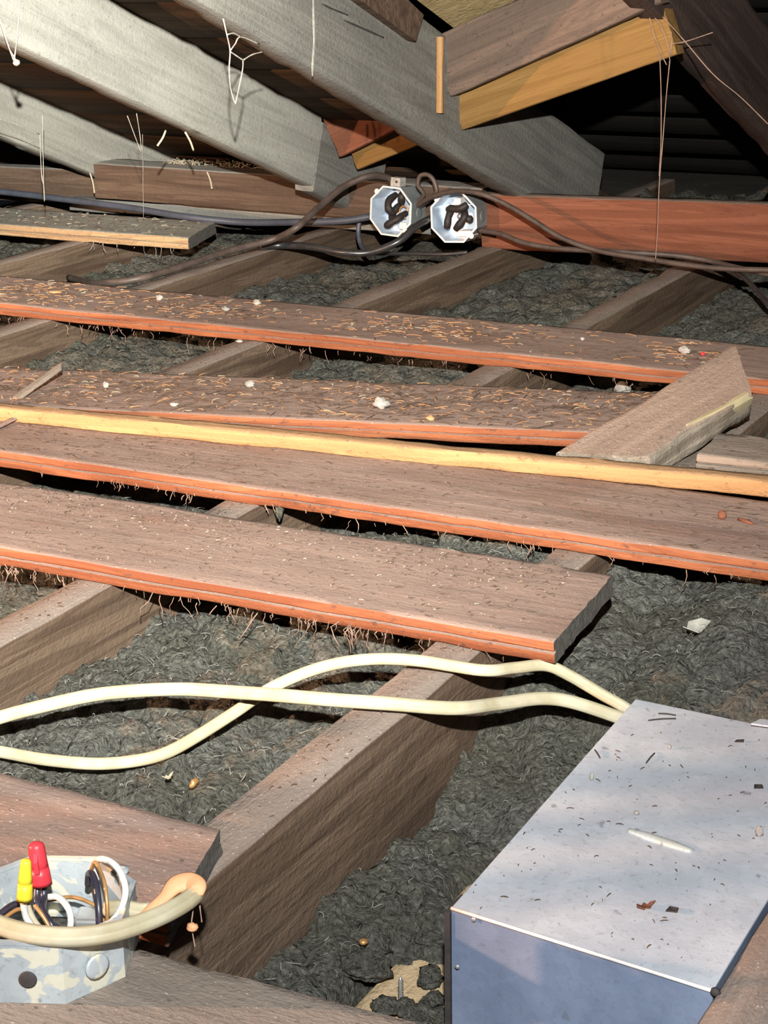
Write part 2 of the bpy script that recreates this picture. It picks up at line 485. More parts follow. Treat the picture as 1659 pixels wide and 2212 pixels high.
M['new_wood'] = wood('fresh_yellow_timber', (0.145, 0.075, 0.021), (0.24, 0.135, 0.044), (0.45, 0.33, 0.2), 0.3, speck=(0.12, 0.06, 0.02), speck_amt=0.25, bump=0.25)
M['lath'] = wood('pale_lath', (0.31, 0.165, 0.070), (0.44, 0.255, 0.118), (0.33, 0.21, 0.125), 0.55, speck=(0.10, 0.05, 0.03), speck_amt=0.45, bump=0.4)
M['batten'] = wood('pale_batten', (0.48, 0.33, 0.17), (0.72, 0.54, 0.32), (0.6, 0.46, 0.28), 0.5, speck_amt=0.3)
M['offcut'] = wood('waney_offcut', (0.14, 0.11, 0.08), (0.30, 0.25, 0.20), (0.34, 0.24, 0.185), 0.97, speck_amt=0.5)
M['bark'] = plain('pale_torn_wood', (0.48, 0.40, 0.235), 0.8, var=0.4, scale=30, stretch=(0.2, 1, 1), bump=0.6)
M['wool'] = insulation_mat()
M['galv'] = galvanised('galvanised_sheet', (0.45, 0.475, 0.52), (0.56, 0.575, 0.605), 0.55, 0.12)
M['galv_shaded'] = galvanised('galvanised_sheet_shaded', (0.16, 0.20, 0.29), (0.21, 0.255, 0.355), 0.5, 0.15, dirt=0.35)  # same sheet as the lid; missing warm light painted in as dark blue
M['galv_box'] = galvanised('painted_steel_box', (0.30, 0.34, 0.36), (0.44, 0.48, 0.49), 0.5, 0.25, dirt=0.5, splash=0.75)
M['steel'] = galvanised('dull_zinc', (0.16, 0.175, 0.175), (0.24, 0.25, 0.25), 0.55, 0.2, dirt=0.5)
M['steel_in'] = galvanised('bright_zinc_inside', (0.46, 0.55, 0.66), (0.70, 0.77, 0.84), 0.35, 0.35, dirt=0.25)
M['rim'] = galvanised('bright_rim', (0.75, 0.70, 0.66), (0.9, 0.86, 0.82), 0.4, 0.2, dirt=0.2)
M['nm'] = plain('cream_sheath', (0.43, 0.395, 0.285), 0.55, scale=22, bump=0.25, col2=(0.33, 0.285, 0.175))
M['nm_dirty'] = plain('stained_cream_sheath', (0.66, 0.57, 0.36), 0.6, scale=34, col2=(0.25, 0.17, 0.08), thr=(0.36, 0.55))
M['nm_inner'] = plain('pink_inner_sheath', (0.62, 0.30, 0.15), 0.6, var=0.15, scale=60)
M['cable_blue'] = plain('blue_black_cable', (0.060, 0.066, 0.085), 0.45, var=0.3, scale=20, spec=0.4)
M['cable_brown'] = plain('brown_black_cable', (0.085, 0.062, 0.052), 0.5, var=0.45, scale=35, spec=0.4)
M['cable_black'] = plain('black_taped_cable', (0.035, 0.033, 0.033), 0.32, var=0.4, scale=40, spec=0.6)
M['tape'] = plain('black_friction_tape', (0.028, 0.022, 0.02), 0.55, var=0.4, scale=80, bump=0.5)
M['red'] = plain('red_plastic', (0.50, 0.032, 0.045), 0.4, var=0.12, scale=30, bump=0.05)
M['yellow'] = plain('yellow_plastic', (0.62, 0.50, 0.03), 0.4, var=0.15, scale=30, bump=0.05)
M['white_wire'] = plain('white_insulation', (0.58, 0.55, 0.51), 0.4, var=0.12, scale=30, bump=0.05)
M['black_wire'] = plain('black_insulation', (0.03, 0.028, 0.045), 0.35, var=0.3, scale=30, bump=0.05, spec=0.5)
M['copper'] = plain('copper_wire', (0.55, 0.30, 0.12), 0.4, 0.5, var=0.3, scale=50, bump=0.05)
M['paper'] = plain('torn_paper', (0.40, 0.385, 0.33), 0.85, var=0.4, scale=90, bump=0.3)
M['white_bit'] = plain('white_plaster_bit', (0.40, 0.37, 0.33), 0.85, var=0.45, scale=120, bump=0.6)
M['stone'] = plain('grey_rubble', (0.30, 0.29, 0.26), 0.9, var=0.4, scale=80, bump=0.6)
M['shaving'] = plain('wood_shaving', (0.52, 0.27, 0.13), 0.8, var=0.45, scale=25, bump=0.1)
M['shaving_dark'] = plain('dark_litter', (0.12, 0.075, 0.05), 0.9, var=0.5, scale=25, bump=0.1)
M['shaving_pale'] = plain('pale_litter', (0.46, 0.40, 0.29), 0.85, var=0.4, scale=25, bump=0.1)
M['web'] = plain('dusty_cobweb', (0.36, 0.33, 0.28), 0.9, var=0.35, scale=60, bump=0.0)
M['web_dark'] = plain('brown_cobweb', (0.30, 0.20, 0.15), 0.9, var=0.4, scale=60, bump=0.0)
M['leaf'] = plain('dry_brown_leaf', (0.20, 0.075, 0.04), 0.8, var=0.4, scale=90, bump=0.3)
M['dark_bit'] = plain('dark_flake', (0.05, 0.042, 0.04), 0.8, var=0.4, scale=90, bump=0.3)
M['plaster'] = plain('tan_plaster', (0.33, 0.27, 0.185), 0.9, var=0.3, scale=30, bump=0.5)
M['weld'] = galvanised('seam_metal', (0.55, 0.60, 0.52), (0.75, 0.78, 0.74), 0.35, 0.4, dirt=0.7)
M['screw'] = plain('zinc_screw', (0.62, 0.62, 0.60), 0.3, 0.7, var=0.2, scale=60, bump=0.0)

# ================================================================== the setting
fl = obj('floor', box_verts(-3.4, 0.5, -0.2, 4.9, -0.165, -0.145), box_faces(), M['plaster'], smooth=False)
tag(fl, 'tan plaster ceiling seen from above between the joists', kind='structure')

wb = obj('wall_back', box_verts(-3.4, 0.7, 4.72, 4.76, -0.16, 0.5), box_faces(), M['sheath_unlit'], smooth=False)
tag(wb, 'boarding closing the eaves at the back, near black to paint the unlit void', kind='structure')
# roof boarding over the left bays: one board after another up the slope
SL = 0.373
roof = empty('ceiling'); tag(roof, 'dark brown roof boarding running across the rafters', kind='structure')


def r1bot(y): return 0.142 + SL * (3.074 - y)
def r2bot(y): return 0.081 + SL * (3.31 - y)
def r3bot(y): return 0.49 + 0.396 * (2.88 - y)


bw = 0.19
k = 0
yy = 3.95
while yy > 0.2:
    z = r1bot(yy - 0.08) + 0.152 + 0.02
    timber('board', (-3.3, yy - 0.085, z), (-1.445, yy - 0.085, z), bw - 0.006, 0.02, M['sheath'], seed=200 + k, up=(0, SL, 1), rough=0.001, bow=0.004, seg=0.12, sub=0.06, parent=roof)
    yy -= bw * 0.937; k += 1
yy = 4.75
while yy > 0.2:
    z = r3bot(yy - 0.08) + 0.20 + 0.02
    timber('board', (-1.065 if yy < 2.95 else -3.2, yy - 0.085, z), (0.6, yy - 0.085, z), bw - 0.006, 0.02, M['sheath_unlit'], seed=240 + k, up=(0, 0.396, 1), rough=0.001, bow=0.004, seg=0.15, sub=0.06, parent=roof)
    yy -= bw * 0.93; k += 1

# ------------------------------------------------------------------ joists
JX = {'G': -0.2692, 'A': -0.665, 'B': -1.066, 'C': -1.487, 'D': -1.897, 'E': -2.305, 'F': -2.715}
jl = {'G': 'brown joist running along the right side of the metal housing',
      'A': 'large near joist crossing from the bottom left up under the planks',
      'B': 'joist leaving the left edge under the cut plank and reaching the red beam',
      'C': 'joist whose far end runs up beneath the right octagonal box',
      'D': 'joist with the brown cable lying across it below the left octagonal box',
      'E': 'dark joist under the dusty plank at the left edge',
      'F': 'farthest left joist mostly hidden beyond the dusty plank'}
for i, (kk, x) in enumerate(JX.items()):
    o = timber('ceiling_joist', (x + 0.0235, 0.3, 0), (x + 0.0235, 4.3, 0), 0.047, 0.142, M['joist'], seed=10 + i, rough=0.0012, bow=0.003, edge=0.0025, seg=0.025)
    tag(o, jl[kk], 'joist', 'ceiling joists')

# ------------------------------------------------------------------ insulation, bay by bay
bays = [('G', 'A', 'grey blown insulation around the metal housing and right of the near joist'),
        ('A', 'B', 'grey blown insulation under the two cream cables left of the near joist'),
        ('B', 'C', 'grey blown insulation showing between the planks in the middle bay'),
        ('C', 'D', 'grey blown insulation below the two octagonal boxes'),
        ('D', 'E', 'grey blown insulation in the bay beside the dusty far plank'),
        ('E', 'F', 'grey blown insulation in the farthest left bay')]


BAYS = []


def sstep(a, b, x):
    t = np.clip((x - a) / (b - a), 0, 1); return t * t * (3 - 2 * t)


def bay_height(i, X, Y):
    if i == 0:
        z = -0.128 + 0.066 * sstep(1.22, 1.50, Y) + 0.004 * sstep(1.5, 1.9, Y)
        z = z + 0.012 * sstep(-0.52, -0.46, X) * sstep(1.30, 1.40, Y)
        # swept clear over the pale strip and the plaster
        z = z - 0.075 * np.exp(-(((X + 0.515) / 0.035) ** 2 + ((Y - 1.165) / 0.030) ** 2))
        z = z - 0.085 * sstep(-0.572, -0.552, X) * (1 - sstep(1.00, 1.09, Y))
    elif i == 1:
        u = (X + 1.02) / 0.355
        z = -0.103 + 0.022 * np.sin(np.clip(u, 0, 1) * math.pi) + 0.03 * np.exp(-((Y - 1.55) / 0.25) ** 2)
        z = z + 0.028 * sstep(0.35, 0.9, u) * sstep(1.40, 1.62, Y)
    elif i == 2:
        z = -0.092 + 0.02 * sstep(1.2, 1.6, Y) * np.clip((X + 1.44) / 0.37, 0, 1)
    elif i == 3:
        z = -0.090 + 0.012 * np.sin(Y * 3.1)
    else:
        z = -0.085 + 0.015 * np.sin(Y * 2.7 + i)
    # drifts heaped against the eaves behind the wall plate
    z = z + (0.20 if i < 3 else 0.03) * sstep(3.40, 3.85, Y) * (0.55 + 0.45 * np.sin(X * 7.0 + 1.2)) * (1 - sstep(4.0, 4.3, Y) * 0.5)
    return z


for i, (a, b_, lab) in enumerate(bays):
    x0, x1 = JX[b_] + 0.047 - 0.003, JX[a] + 0.003
    y0 = 0.62; V = []; F = []
    step = 0.0042 if i < 2 else 0.0056
    xs = np.arange(x0, x1 + step, step)
    ymid = 2.5 if i < 1 else 4.3
    ys = np.concatenate([np.arange(y0, 1.8, step), np.arange(1.8, 3.4, step * 1.35), np.arange(3.4, 4.4, 0.02)])
    if i >= 3: ys = ys[(ys > 1.6) & (ys < 3.75)]
    X, Y = np.meshgrid(xs, ys); sh = X.shape
    x, y = X.ravel(), Y.ravel()
    pz = np.stack([x, y, x * 0], 1)
    wx = x + 0.010 * fnoise(pz * 45, 31 + i, 2); wy = y + 0.010 * fnoise(pz * 45, 57 + i, 2)
    f1, id1 = worley(wx, wy, 0.030, 3 + i); f2, id2 = worley(wx + 0.3, wy, 0.0135, 13 + i)
    l1 = np.sqrt(np.clip(1 - (f1 / 0.85) ** 2, 0, 1)); l2 = np.sqrt(np.clip(1 - (f2 / 0.85) ** 2, 0, 1))
    z = bay_height(i, x, y) + 0.017 * l1 * (0.5 + id1) + 0.0080 * l2 + 0.016 * fnoise(pz * 9, 71 + i, 3) + 0.003 * fnoise(pz * 160, 91 + i, 2)
    P = np.stack([x, y, z], 1)
    nx, ny = sh[1], sh[0]
    idx = np.arange(nx * ny).reshape(ny, nx)
    F = np.stack([idx[:-1, :-1].ravel(), idx[:-1, 1:].ravel(), idx[1:, 1:].ravel(), idx[1:, :-1].ravel()], 1)
    me = bpy.data.meshes.new('blown_insulation')
    me.vertices.add(len(P)); me.vertices.foreach_set('co', P.ravel())
    me.loops.add(F.size); me.loops.foreach_set('vertex_index', F.ravel())
    me.polygons.add(len(F)); me.polygons.foreach_set('loop_start', np.arange(0, F.size, 4)); me.polygons.foreach_set('loop_total', np.full(len(F), 4))
    me.polygons.foreach_set('use_smooth', np.ones(len(F), bool)); me.update(); me.materials.append(M['wool'])
    o = bpy.data.objects.new('blown_insulation', me); COL.objects.link(o)
    tag(o, lab, 'insulation', kind='stuff')
    BAYS.append((xs, ys, z.reshape(sh)))

# ------------------------------------------------------------------ wall plate on the joists
o = timber('wall_plate', (-1.485, 3.275, 0.104), (-0.3, 3.275, 0.126), 0.047, 0.108, M['plate_red'], seed=41, bow=0.003, edge=0.004)
tag(o, 'red-brown timber beam at the right behind the octagonal boxes', 'beam', 'wall plates')
o = timber('wall_plate', (-2.447, 3.335, 0.116), (-1.50, 3.335, 0.108), 0.09, 0.078, M['plate'], seed=42, bow=0.003, edge=0.003)
tag(o, 'dusty brown beam under the pale rafters left of the octagonal boxes', 'beam', 'wall plates')
o = timber('wall_plate', (-3.2, 3.40, 0.078), (-2.50, 3.40, 0.088), 0.06, 0.078, M['plate'], seed=43, bow=0.003, edge=0.003)
tag(o, 'short reddish brown beam end at the far left edge', 'beam', 'wall plates')
o = timber('sill_board', (-2.55, 3.38, 0.030), (-1.30, 3.38, 0.030), 0.10, 0.030, M['rafter_dark'], seed=44, edge=0.003)
tag(o, 'dark flat board lying under the left dusty beam', 'board')

# ------------------------------------------------------------------ rafters


def rafter(x, fn, y0, y1, h, mat, seed, label, **kw):
    def top(y): return (x, y, fn(y) + h / 0.937)
    o = timber('roof_rafter', top(y0), top(y1), 0.045, h, mat, seed=seed, up=(0, SL, 1), rough=0.0015, **kw)
    return tag(o, label, 'rafter', 'roof rafters')


R2 = rafter(-1.4175, r2bot, 0.3, 3.69, 0.185, M['rafter_dimmed'], 51, 'large rafter sloping down to the right over the two octagonal boxes', edge=0.006, bow=0.004)
rafter(-1.8225, r1bot, 0.3, 3.185, 0.142, M['rafter'], 52, 'pale dusty rafter at the upper left with a branching cobweb shadow', edge=0.005, bow=0.004)
rafter(-2.4725, lambda y: 0.1075 + 0.378 * (3.257 - y), 0.3, 3.85, 0.142, M['rafter'], 53, 'lowest left pale rafter partly hidden behind the brighter one', edge=0.006, bow=0.006)
rafter(-1.0425, r3bot, 0.3, 4.2, 0.190, M['rafter_brown'], 54, 'dark brown rafter crossing the top right corner', edge=0.004, bow=0.003)
o = timber('rafter_tail', (-1.826, 3.19, 0.238), (-1.826, 3.46, 0.137), 0.045, 0.14, M['rafter_dark'], seed=55, up=(0, SL, 1), edge=0.004)
tag(o, 'grey rafter stub continuing beyond the cut end of the pale rafter', 'rafter', 'roof rafters')

bpy.context.view_layer.update()


def mark(name, pts, r, mat, label):
    o = tube(name, [GX(px, py, -1.3945) for px, py in pts], r, M[mat], n=8, res=5, ry=r * 0.25, up=(1, 0, 0), taper=[0.3, 1, 0.8, 1, 0.4])
    o.parent = R2; o.matrix_parent_inverse = R2.matrix_world.inverted(); o['label'] = label


mark('lime_drip', [(676, -20), (678, 40), (679, 90), (676, 140), (675, 165)], 0.0042, 'white_bit', 'whitish lime drip')
mark('crack', [(695, 8), (720, 20), (752, 33)], 0.0016, 'dark_bit', 'dark crack')
mark('crack', [(742, 43), (785, 62), (830, 82)], 0.0018, 'dark_bit', 'dark crack')

# jack rafters abutting the big rafters, fresh timber sistered behind them
KU = (-0.36, 0, 0.93)
o = timber('jack_rafter', (-1.43, 2.935, 0.420), (-1.05, 2.935, 0.420 + 0.38 * 0.42), 0.042, 0.106, M['jack'], seed=61, up=KU, edge=0.006, rough=0.002)
tag(o, 'dark jack rafter climbing right from the large rafter, its upper end lit orange', 'rafter', 'jack rafters')
o = timber('jack_rafter', (-1.43, 2.985, 0.372), (-1.035, 2.985, 0.372 + 0.395 * 0.35), 0.04, 0.118, M['new_wood'], seed=62, up=KU, bow=0.001)
tag(o, 'fresh yellow timber fixed behind the dark jack rafter under the roof', 'rafter', 'jack rafters')
o = timber('jack_rafter', (-1.81, 3.225, 0.245), (-1.43, 3.225, 0.245 + 0.38 * 0.47), 0.04, 0.085, M['plate_red'], seed=63, up=KU, edge=0.004)
tag(o, 'short red jack rafter seen between the two big rafters', 'rafter', 'jack rafters')
o = timber('jack_rafter', (-1.80, 3.285, 0.215), (-1.45, 3.285, 0.215 + 0.35 * 0.40), 0.04, 0.085, M['new_wood'], seed=64, up=KU, bow=0.001)
tag(o, 'short fresh timber above the left octagonal box between two rafters', 'rafter', 'jack rafters')
a = GX(957, 80, -1.385); b = GX(956, 245, -1.385)
o = timber('packing_strip', a, b, 0.014, 0.010, M['lath'], seed=65, up=(1, 0, 0), bow=0.0005, sub=0.004)
tag(o, 'thin upright yellow strip nailed on the big rafter beside the jack rafter', 'strip')
# gusset board on the rafter face
pts = [GX(px, py, -1.393) for px, py in ((640, -85), (880, 88), (897, 32), (800, -60), (760, -120))]
o = prism('gusset_board', [(p[1], p[2]) for p in pts], 0.016, M['plate'], loc=(-1.393, 0, 0), axis='x')
tag(o, 'brown gusset board nailed to the top of the large rafter', 'board')
# chipboard roof panel wedged over rafter and jack
V0 = np.array([-1.40, 2.965, 0.432])
d1 = np.array([0, -0.937, 0.35]); d2 = np.array([0.92, 0, 0.385])
nn = np.cross(d2, d1); nn = nn / np.linalg.norm(nn); nn = nn if nn[2] > 0 else -nn
q = [V0, V0 + d1 * 0.9, V0 + d1 * 0.9 + d2 * 0.37, V0 + d2 * 0.37]
o = obj('roof_panel', [p for p in q] + [p + nn * 0.014 for p in q], [(0, 1, 2, 3), (7, 6, 5, 4), (0, 4, 5, 1), (1, 5, 6, 2), (2, 6, 7, 3), (3, 7, 4, 0)], M['chipboard'], smooth=False)
fix_normals(o); tag(o, 'tan chipboard roof panel at the top centre above the rafter junction', 'panel')

# ------------------------------------------------------------------ planks laid on the joists
PT = 0.021


def plank(px0, y0, px1, y1, wd, mat, seed, label, cut=(0, 0), z=PT, th=0.021, name='loft_plank', cat='plank', edge=0.0022, **kw):
    o = timber(name, (px0, y0, z), (px1, y1, z), wd, th, mat, seed=seed, edge=edge, seg=0.012, sub=0.008, bev=0.0015, cut=cut, end=M['end_grain'], groove=0.004, **kw)
    return tag(o, label, cat, 'loft planks')


P1 = plank(-2.9, 2.437, -0.3, 2.439, 0.198, M['plank'], 71, 'long plank farthest up the floor covered in shavings, below the cables')
P2 = plank(-2.05, 1.775, -0.735, 2.112, 0.205, M['plank'], 72, 'skewed littered plank lying behind the pale lath', z=PT, bow=0.001)
P3 = plank(-1.495, 1.728, -0.15, 1.728, 0.190, M['plank'], 73, 'long plank right in front of the pale lath running off the right edge')
P4 = plank(-1.75, 1.437, -0.556, 1.446, 0.184, M['plank'], 74, 'plank with a sawn end over the near joist behind the cream cables', cut=(0, -0.07))
P5 = plank(-1.35, 0.886, -0.612, 0.884, 0.122, M['plank'], 75, 'plank end behind the open wire box at the lower left', cut=(0, -0.30))
P6 = plank(-1.25, 0.630, -0.05, 0.660, 0.285, M['board_ridged'], 76, 'grey ridged board along the bottom edge under the open wire box')
P0 = plank(-3.1, 3.085, -2.035, 3.090, 0.195, M['plank_grey'], 77, 'dusty grey plank with a pale front edge at the upper left', cut=(0, -0.3), th=0.024, z=0.024)
P7 = plank(-0.62, 2.01, 0.05, 2.03, 0.10, M['board_ridged'], 78, 'grey weathered board end at the right behind the pale lath', z=0.021)

# pale lath across plank 2 and 3
a = (G(-200, 843, 0.040) + G(-200, 866, 0.040)) / 2; b = (G(1800, 1036, 0.040) + G(1800, 1058, 0.040)) / 2
o = timber('wooden_lath', a, b, 0.027, 0.019, M['lath'], seed=81, bow=0.003, edge=0.002, seg=0.012, sub=0.006)
tag(o, 'long pale yellow lath lying across the floor planks', 'lath')


# waney offcut lying askew
def wane_fn(P, prof, t, L):
    fr = np.clip(t / L, 0, 1)
    e = (0.014 * np.clip(fnoise(np.stack([t * 9, t * 0, t * 0], 1), 5, 3) + 0.5, 0, 1) + 0.006) * (1 - sstep(0.5, 0.72, fr))
    side = prof[:, 0] < 0
    wgt = np.clip((-prof[:, 0] - 0.005) / 0.045, 0, 1) * np.clip(1 + prof[:, 1] / 0.035, 0, 1)
    P[:, :, 1] += wgt[None, :] * e[:, None]
    return P


nl, nr, fl_, fr_ = G(1215, 970, 0.034), G(1400, 993, 0.020), G(1575, 748, 0.080), G(1640, 845, 0.060)
wv_ = (nr - nl + fr_ - fl_) / 2; xv_ = (fl_ - nl + fr_ - nr) / 2; xv_ /= np.linalg.norm(xv_)
along = wv_ @ xv_; wv_ = wv_ - xv_ * along; wl_ = np.linalg.norm(wv_); upv_ = np.cross(wv_ / wl_, xv_)
LB = timber('timber_offcut', (nl + nr) / 2, (fl_ + fr_) / 2, wl_, 0.032, M['offcut'], seed=83, up=upv_, edge=0.003, seg=0.01, sub=0.006, wane=wane_fn, cut=(-((nr - nl) @ xv_) / wl_, -((fr_ - fl_) @ xv_) / wl_), bow=0.001)
LBL = float(np.linalg.norm((fl_ + fr_) / 2 - (nl + nr) / 2)); LBW = float(wl_)
tag(LB, 'dusty offcut of thick timber with a torn pale edge lying askew at the right', 'offcut')
# torn pale splinter along its right edge
h_ = -LBW / 2
xe = LBL - ((fr_ - fl_) @ xv_) / wl_ * h_
x0_ = LBL * 0.40
sp = np.array([(x0_ + (xe - x0_) * f, h_ + y, z) for f, y, z in ((0, 0.014, 0.0002), (0.25, 0.007, 0.0), (0.5, 0.003, -0.001), (0.78, 0.001, -0.002), (1.0, 0.001, -0.003))])
wdt = np.array([0.002, 0.007, 0.009, 0.012, 0.013])
Vv, Ff = [], []
for p_, w_ in zip(sp, wdt):
    Vv += [p_ + (0, w_ * 1.3, 0.0006), p_ + (0, w_ * 0.4, 0.0026), p_ + (0, -w_ * 0.15, -0.002), p_ + (0, 0, -0.012)]
for i in range(4):
    for j in range(4):
        k = (j + 1) % 4; Ff.append((i * 4 + j, i * 4 + k, (i + 1) * 4 + k, (i + 1) * 4 + j))
Ff += [(0, 1, 2, 3), (19, 18, 17, 16)]
o = obj('torn_splinter', Vv, Ff, M['bark'], LB, False); fix_normals(o); o['label'] = 'pale torn splinter'

# leaning sliver at the far left
a = G(35, 858, 0.024); b = G(132, 788, 0.05)
o = timber('wood_sliver', a, b, 0.016, 0.005, M['board_ridged'], seed=85, bow=0.001, sub=0.004, cut=(0, 1.2))
tag(o, 'thin brown sliver of wood leaning behind the lath at the left edge', 'sliver')
a = G(-40, 935, 0.022); b = G(48, 893, 0.03)
o = timber('wood_sliver', a, b, 0.010, 0.004, M['plank'], seed=86, bow=0.001, sub=0.004)
tag(o, 'short reddish sliver below the lath at the left edge', 'sliver')

# ------------------------------------------------------------------ metal housing
HB = empty('metal_housing', (-0.362, 0.945, 0))
tag(HB, 'galvanised sheet metal housing standing between the joists at the lower right', 'metal box')
hx0, hx1, hy0, hy1 = -0.455, -0.2705, 0.943, 1.318
oo = HB.location


def part(o):
    o.location = Vector(o.location) - oo; return o


t_ = 0.0016
C4 = [(-0.4545, 0.949), (-0.2705, 0.931), (-0.2705, 1.307), (-0.4600, 1.317)]


def slab(name, pts, z0, z1, mat, parent):
    V = [(x, y, z0) for x, y in pts] + [(x, y, z1) for x, y in pts]
    return part(obj(name, V, box_faces(), mat, parent, False))


def lerp2(a, b, d):
    n = math.hypot(b[0] - a[0], b[1] - a[1]); return (a[0] + (b[0] - a[0]) / n * d, a[1] + (b[1] - a[1]) / n * d)


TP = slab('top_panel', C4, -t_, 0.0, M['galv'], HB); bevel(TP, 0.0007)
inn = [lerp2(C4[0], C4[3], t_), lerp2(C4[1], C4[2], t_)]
FP = slab('front_panel', [C4[0], C4[1], inn[1], inn[0]], -0.138, -0.0014, M['galv_shaded'], HB)
slab('side_panel', [inn[0], lerp2(inn[0], inn[1], t_), lerp2(C4[3], C4[2], t_), C4[3]], -0.138, -t_, M['galv_shaded'], HB)
slab('side_panel', [lerp2(inn[1], inn[0], t_), inn[1], C4[2], lerp2(C4[2], C4[3], t_)], -0.138, -t_, M['galv_shaded'], HB)
slab('back_panel', [lerp2(C4[3], C4[0], t_), lerp2(C4[2], C4[1], t_), C4[2], C4[3]], -0.138, -t_, M['galv_shaded'], HB)
# folded bright front edge
o = tube('folded_edge', [(C4[0][0], C4[0][1] - 0.0003, -0.0008), (C4[1][0], C4[1][1] - 0.0003, -0.0008)], 0.0013, M['rim'], HB, n=8); part(o)
# dark strip along the left, standing in for the shadow gap
o = obj('shadow_strip', box_verts(hx0 - 0.004, hx0, hy0 + 0.004, hy0 + 0.03, -0.138, -0.004), box_faces(), M['dark_bit'], HB, False); part(o)
# pressed seam on the lid
a = G(1358, 1793, 0.0005); b = G(1495, 1838, 0.0005)
o = tube('pressed_seam', [a, a * 0.66 + b * 0.34, a * 0.33 + b * 0.67, b], 0.0042, M['weld'], HB, ry=0.0022, taper=[0.5, 1, 1, 1, 0.6]); part(o)
for px, py in ((988, 2088), (1024, 1986)):
    a = GY(px, py, C4[0][1] - 0.0035); V, F = lathe([(0.0018, 0), (0.0016, 0.0008), (0.0006, 0.0012)], 10)
    V = [(v[0], -v[2], v[1]) for v in V]
    o = obj('rivet', V, F, M['screw'], HB, True, a); part(o); fix_normals(o)
a = GY(1546, 2142, C4[1][1] - 0.001); V, F = lathe([(0.0032, 0), (0.003, 0.0015), (0.0015, 0.0024)], 12)
o = obj('corner_screw', [(v[0], -v[2], v[1]) for v in V], F, M['dark_bit'], HB, True, a); part(o); fix_normals(o)
# bent tab at the far corner
a = G(1640, 1572, 0.0)
o = prism('bent_tab', [(0, 0), (0.035, 0.004), (0.035, 0.016), (0.004, 0.011)], 0.0015, M['galv'], HB, loc=(a[0] - oo[0] - 0.005, a[1] - oo[1] - 0.006, 0.004 - oo[2]))

# pale batten and its screw below the housing
o = timber('wooden_batten', (-0.512, 0.90, -0.128), (-0.512, 1.45, -0.128), 0.082, 0.018, M['batten'], seed=88, sub=0.008)
tag(o, 'pale wooden batten half buried in insulation beside the metal housing', 'batten')
a = G(866, 2150, -0.115)
SCR = empty('wood_screw', a); tag(SCR, 'bright screw standing upright out of the pale batten', 'screw')
prof = []
for q in range(11):
    prof += [(0.0013, -0.012 + q * 0.0022), (0.0021, -0.012 + q * 0.0022 + 0.0011)]
V, F = lathe(prof + [(0.0004, 0.0155)], 10); obj('threaded_shank', V, F, M['screw'], SCR)
V, F = lathe([(0.0012, -0.0165), (0.0036, -0.0135), (0.0036, -0.0125), (0.0013, -0.012)], 12); obj('screw_head', V, F, M['screw'], SCR)

# loose clumps of wool on the batten
random.seed(4)
clumps = [(925, 1990, 0.020), (935, 2035, 0.024), (928, 2115, 0.018), (830, 2180, 0.018), (872, 2182, 0.016), (935, 2165, 0.016), (905, 2200, 0.020), (950, 2200, 0.016), (890, 2020, 0.024), (845, 1990, 0.032), (800, 2050, 0.03), (790, 2110, 0.032)]
cl_lab = ['small clump at the corner where the batten meets the housing', 'clump against the dark shadow strip of the housing', 'clump on the batten right of the screw', 'clump at the lower end of the batten left of the screw',
          'clump pressed against the foot of the screw', 'clump under the lower corner of the housing', 'clump at the bottom edge between screw and housing', 'smallest clump touching the housing at the bottom edge',
          'clump beside the bare plaster patch', 'large clump just left of the plaster patch', 'clump beside the tan disc', 'clump below the tan disc']
for i, (px, py, sz) in enumerate(clumps):
    a = G(px, py + 12, -0.127)
    o = blob('wool_clump', (sz * 1.15, sz * 0.95, sz * 0.7), M['wool'], seed=300 + i, loc=a, amp=0.6, rotz=i * 0.9, freq=2.0, rings=14, segs=20)
    tag(o, 'loose grey wool ' + cl_lab[i], 'clump', 'wool clumps by the batten')

# ------------------------------------------------------------------ octagonal junction boxes on the beam


def octa(w, flat=0.42):
    h = w / 2; c = h * flat
    return [(h, -c), (h, c), (c, h), (-c, h), (-h, c), (-h, -c), (-c, -h), (c, -h)]


def octbox(name, w, depth, mat, mat_in, mat_rim, label, cat, group=None, t=0.0022):
    """open towards +z in its own frame, floor at z=0"""
    root = empty(name); tag(root, label, cat, group)
    o8 = octa(w); i8 = octa(w - 2 * t)
    V = [(a, b, 0) for a, b in o8] + [(a, b, depth) for a, b in o8]
    F = [tuple(range(8))[::-1]] + [(k, (k + 1) % 8, 8 + (k + 1) % 8, 8 + k) for k in range(8)]
    obj('outer_shell', V, F, mat, root, False)
    V = [(a, b, 0.002) for a, b in i8] + [(a, b, depth) for a, b in i8]
    F = [tuple(range(8))] + [(8 + k, 8 + (k + 1) % 8, (k + 1) % 8, k) for k in range(8)]
    obj('inner_lining', V, F, mat_in, root, False)
    e = 0.0006
    o8 = octa(w + 2 * e); i8 = octa(w - 2 * t - 2 * e)
    V = [(a, b, depth - 0.0015) for a, b in o8] + [(a, b, depth + 0.0006) for a, b in o8] + [(a, b, depth + 0.0006) for a, b in i8] + [(a, b, depth - 0.0015) for a, b in i8]
    F = []
    for r in range(4):
        for k in range(8):
            F.append((r * 8 + k, r * 8 + (k + 1) % 8, ((r + 1) % 4) * 8 + (k + 1) % 8, ((r + 1) % 4) * 8 + k))
    o = obj('rim', V, F, mat_rim, root, False); fix_normals(o); o['label'] = 'bright bare metal rim'
    return root


def ear(root, sx, sy, w, depth, mat):
    c = w * 0.37
    V, F = lathe([(0.0058, depth - 0.003), (0.0058, depth - 0.0004), (0.0036, depth - 0.0002), (0.0022, depth + 0.0001), (0.0018, depth - 0.0015)], 12)
    V = [(v[0] + sx * c, v[1] + sy * c, v[2]) for v in V]
    obj('screw_ear', V, F, mat, root)


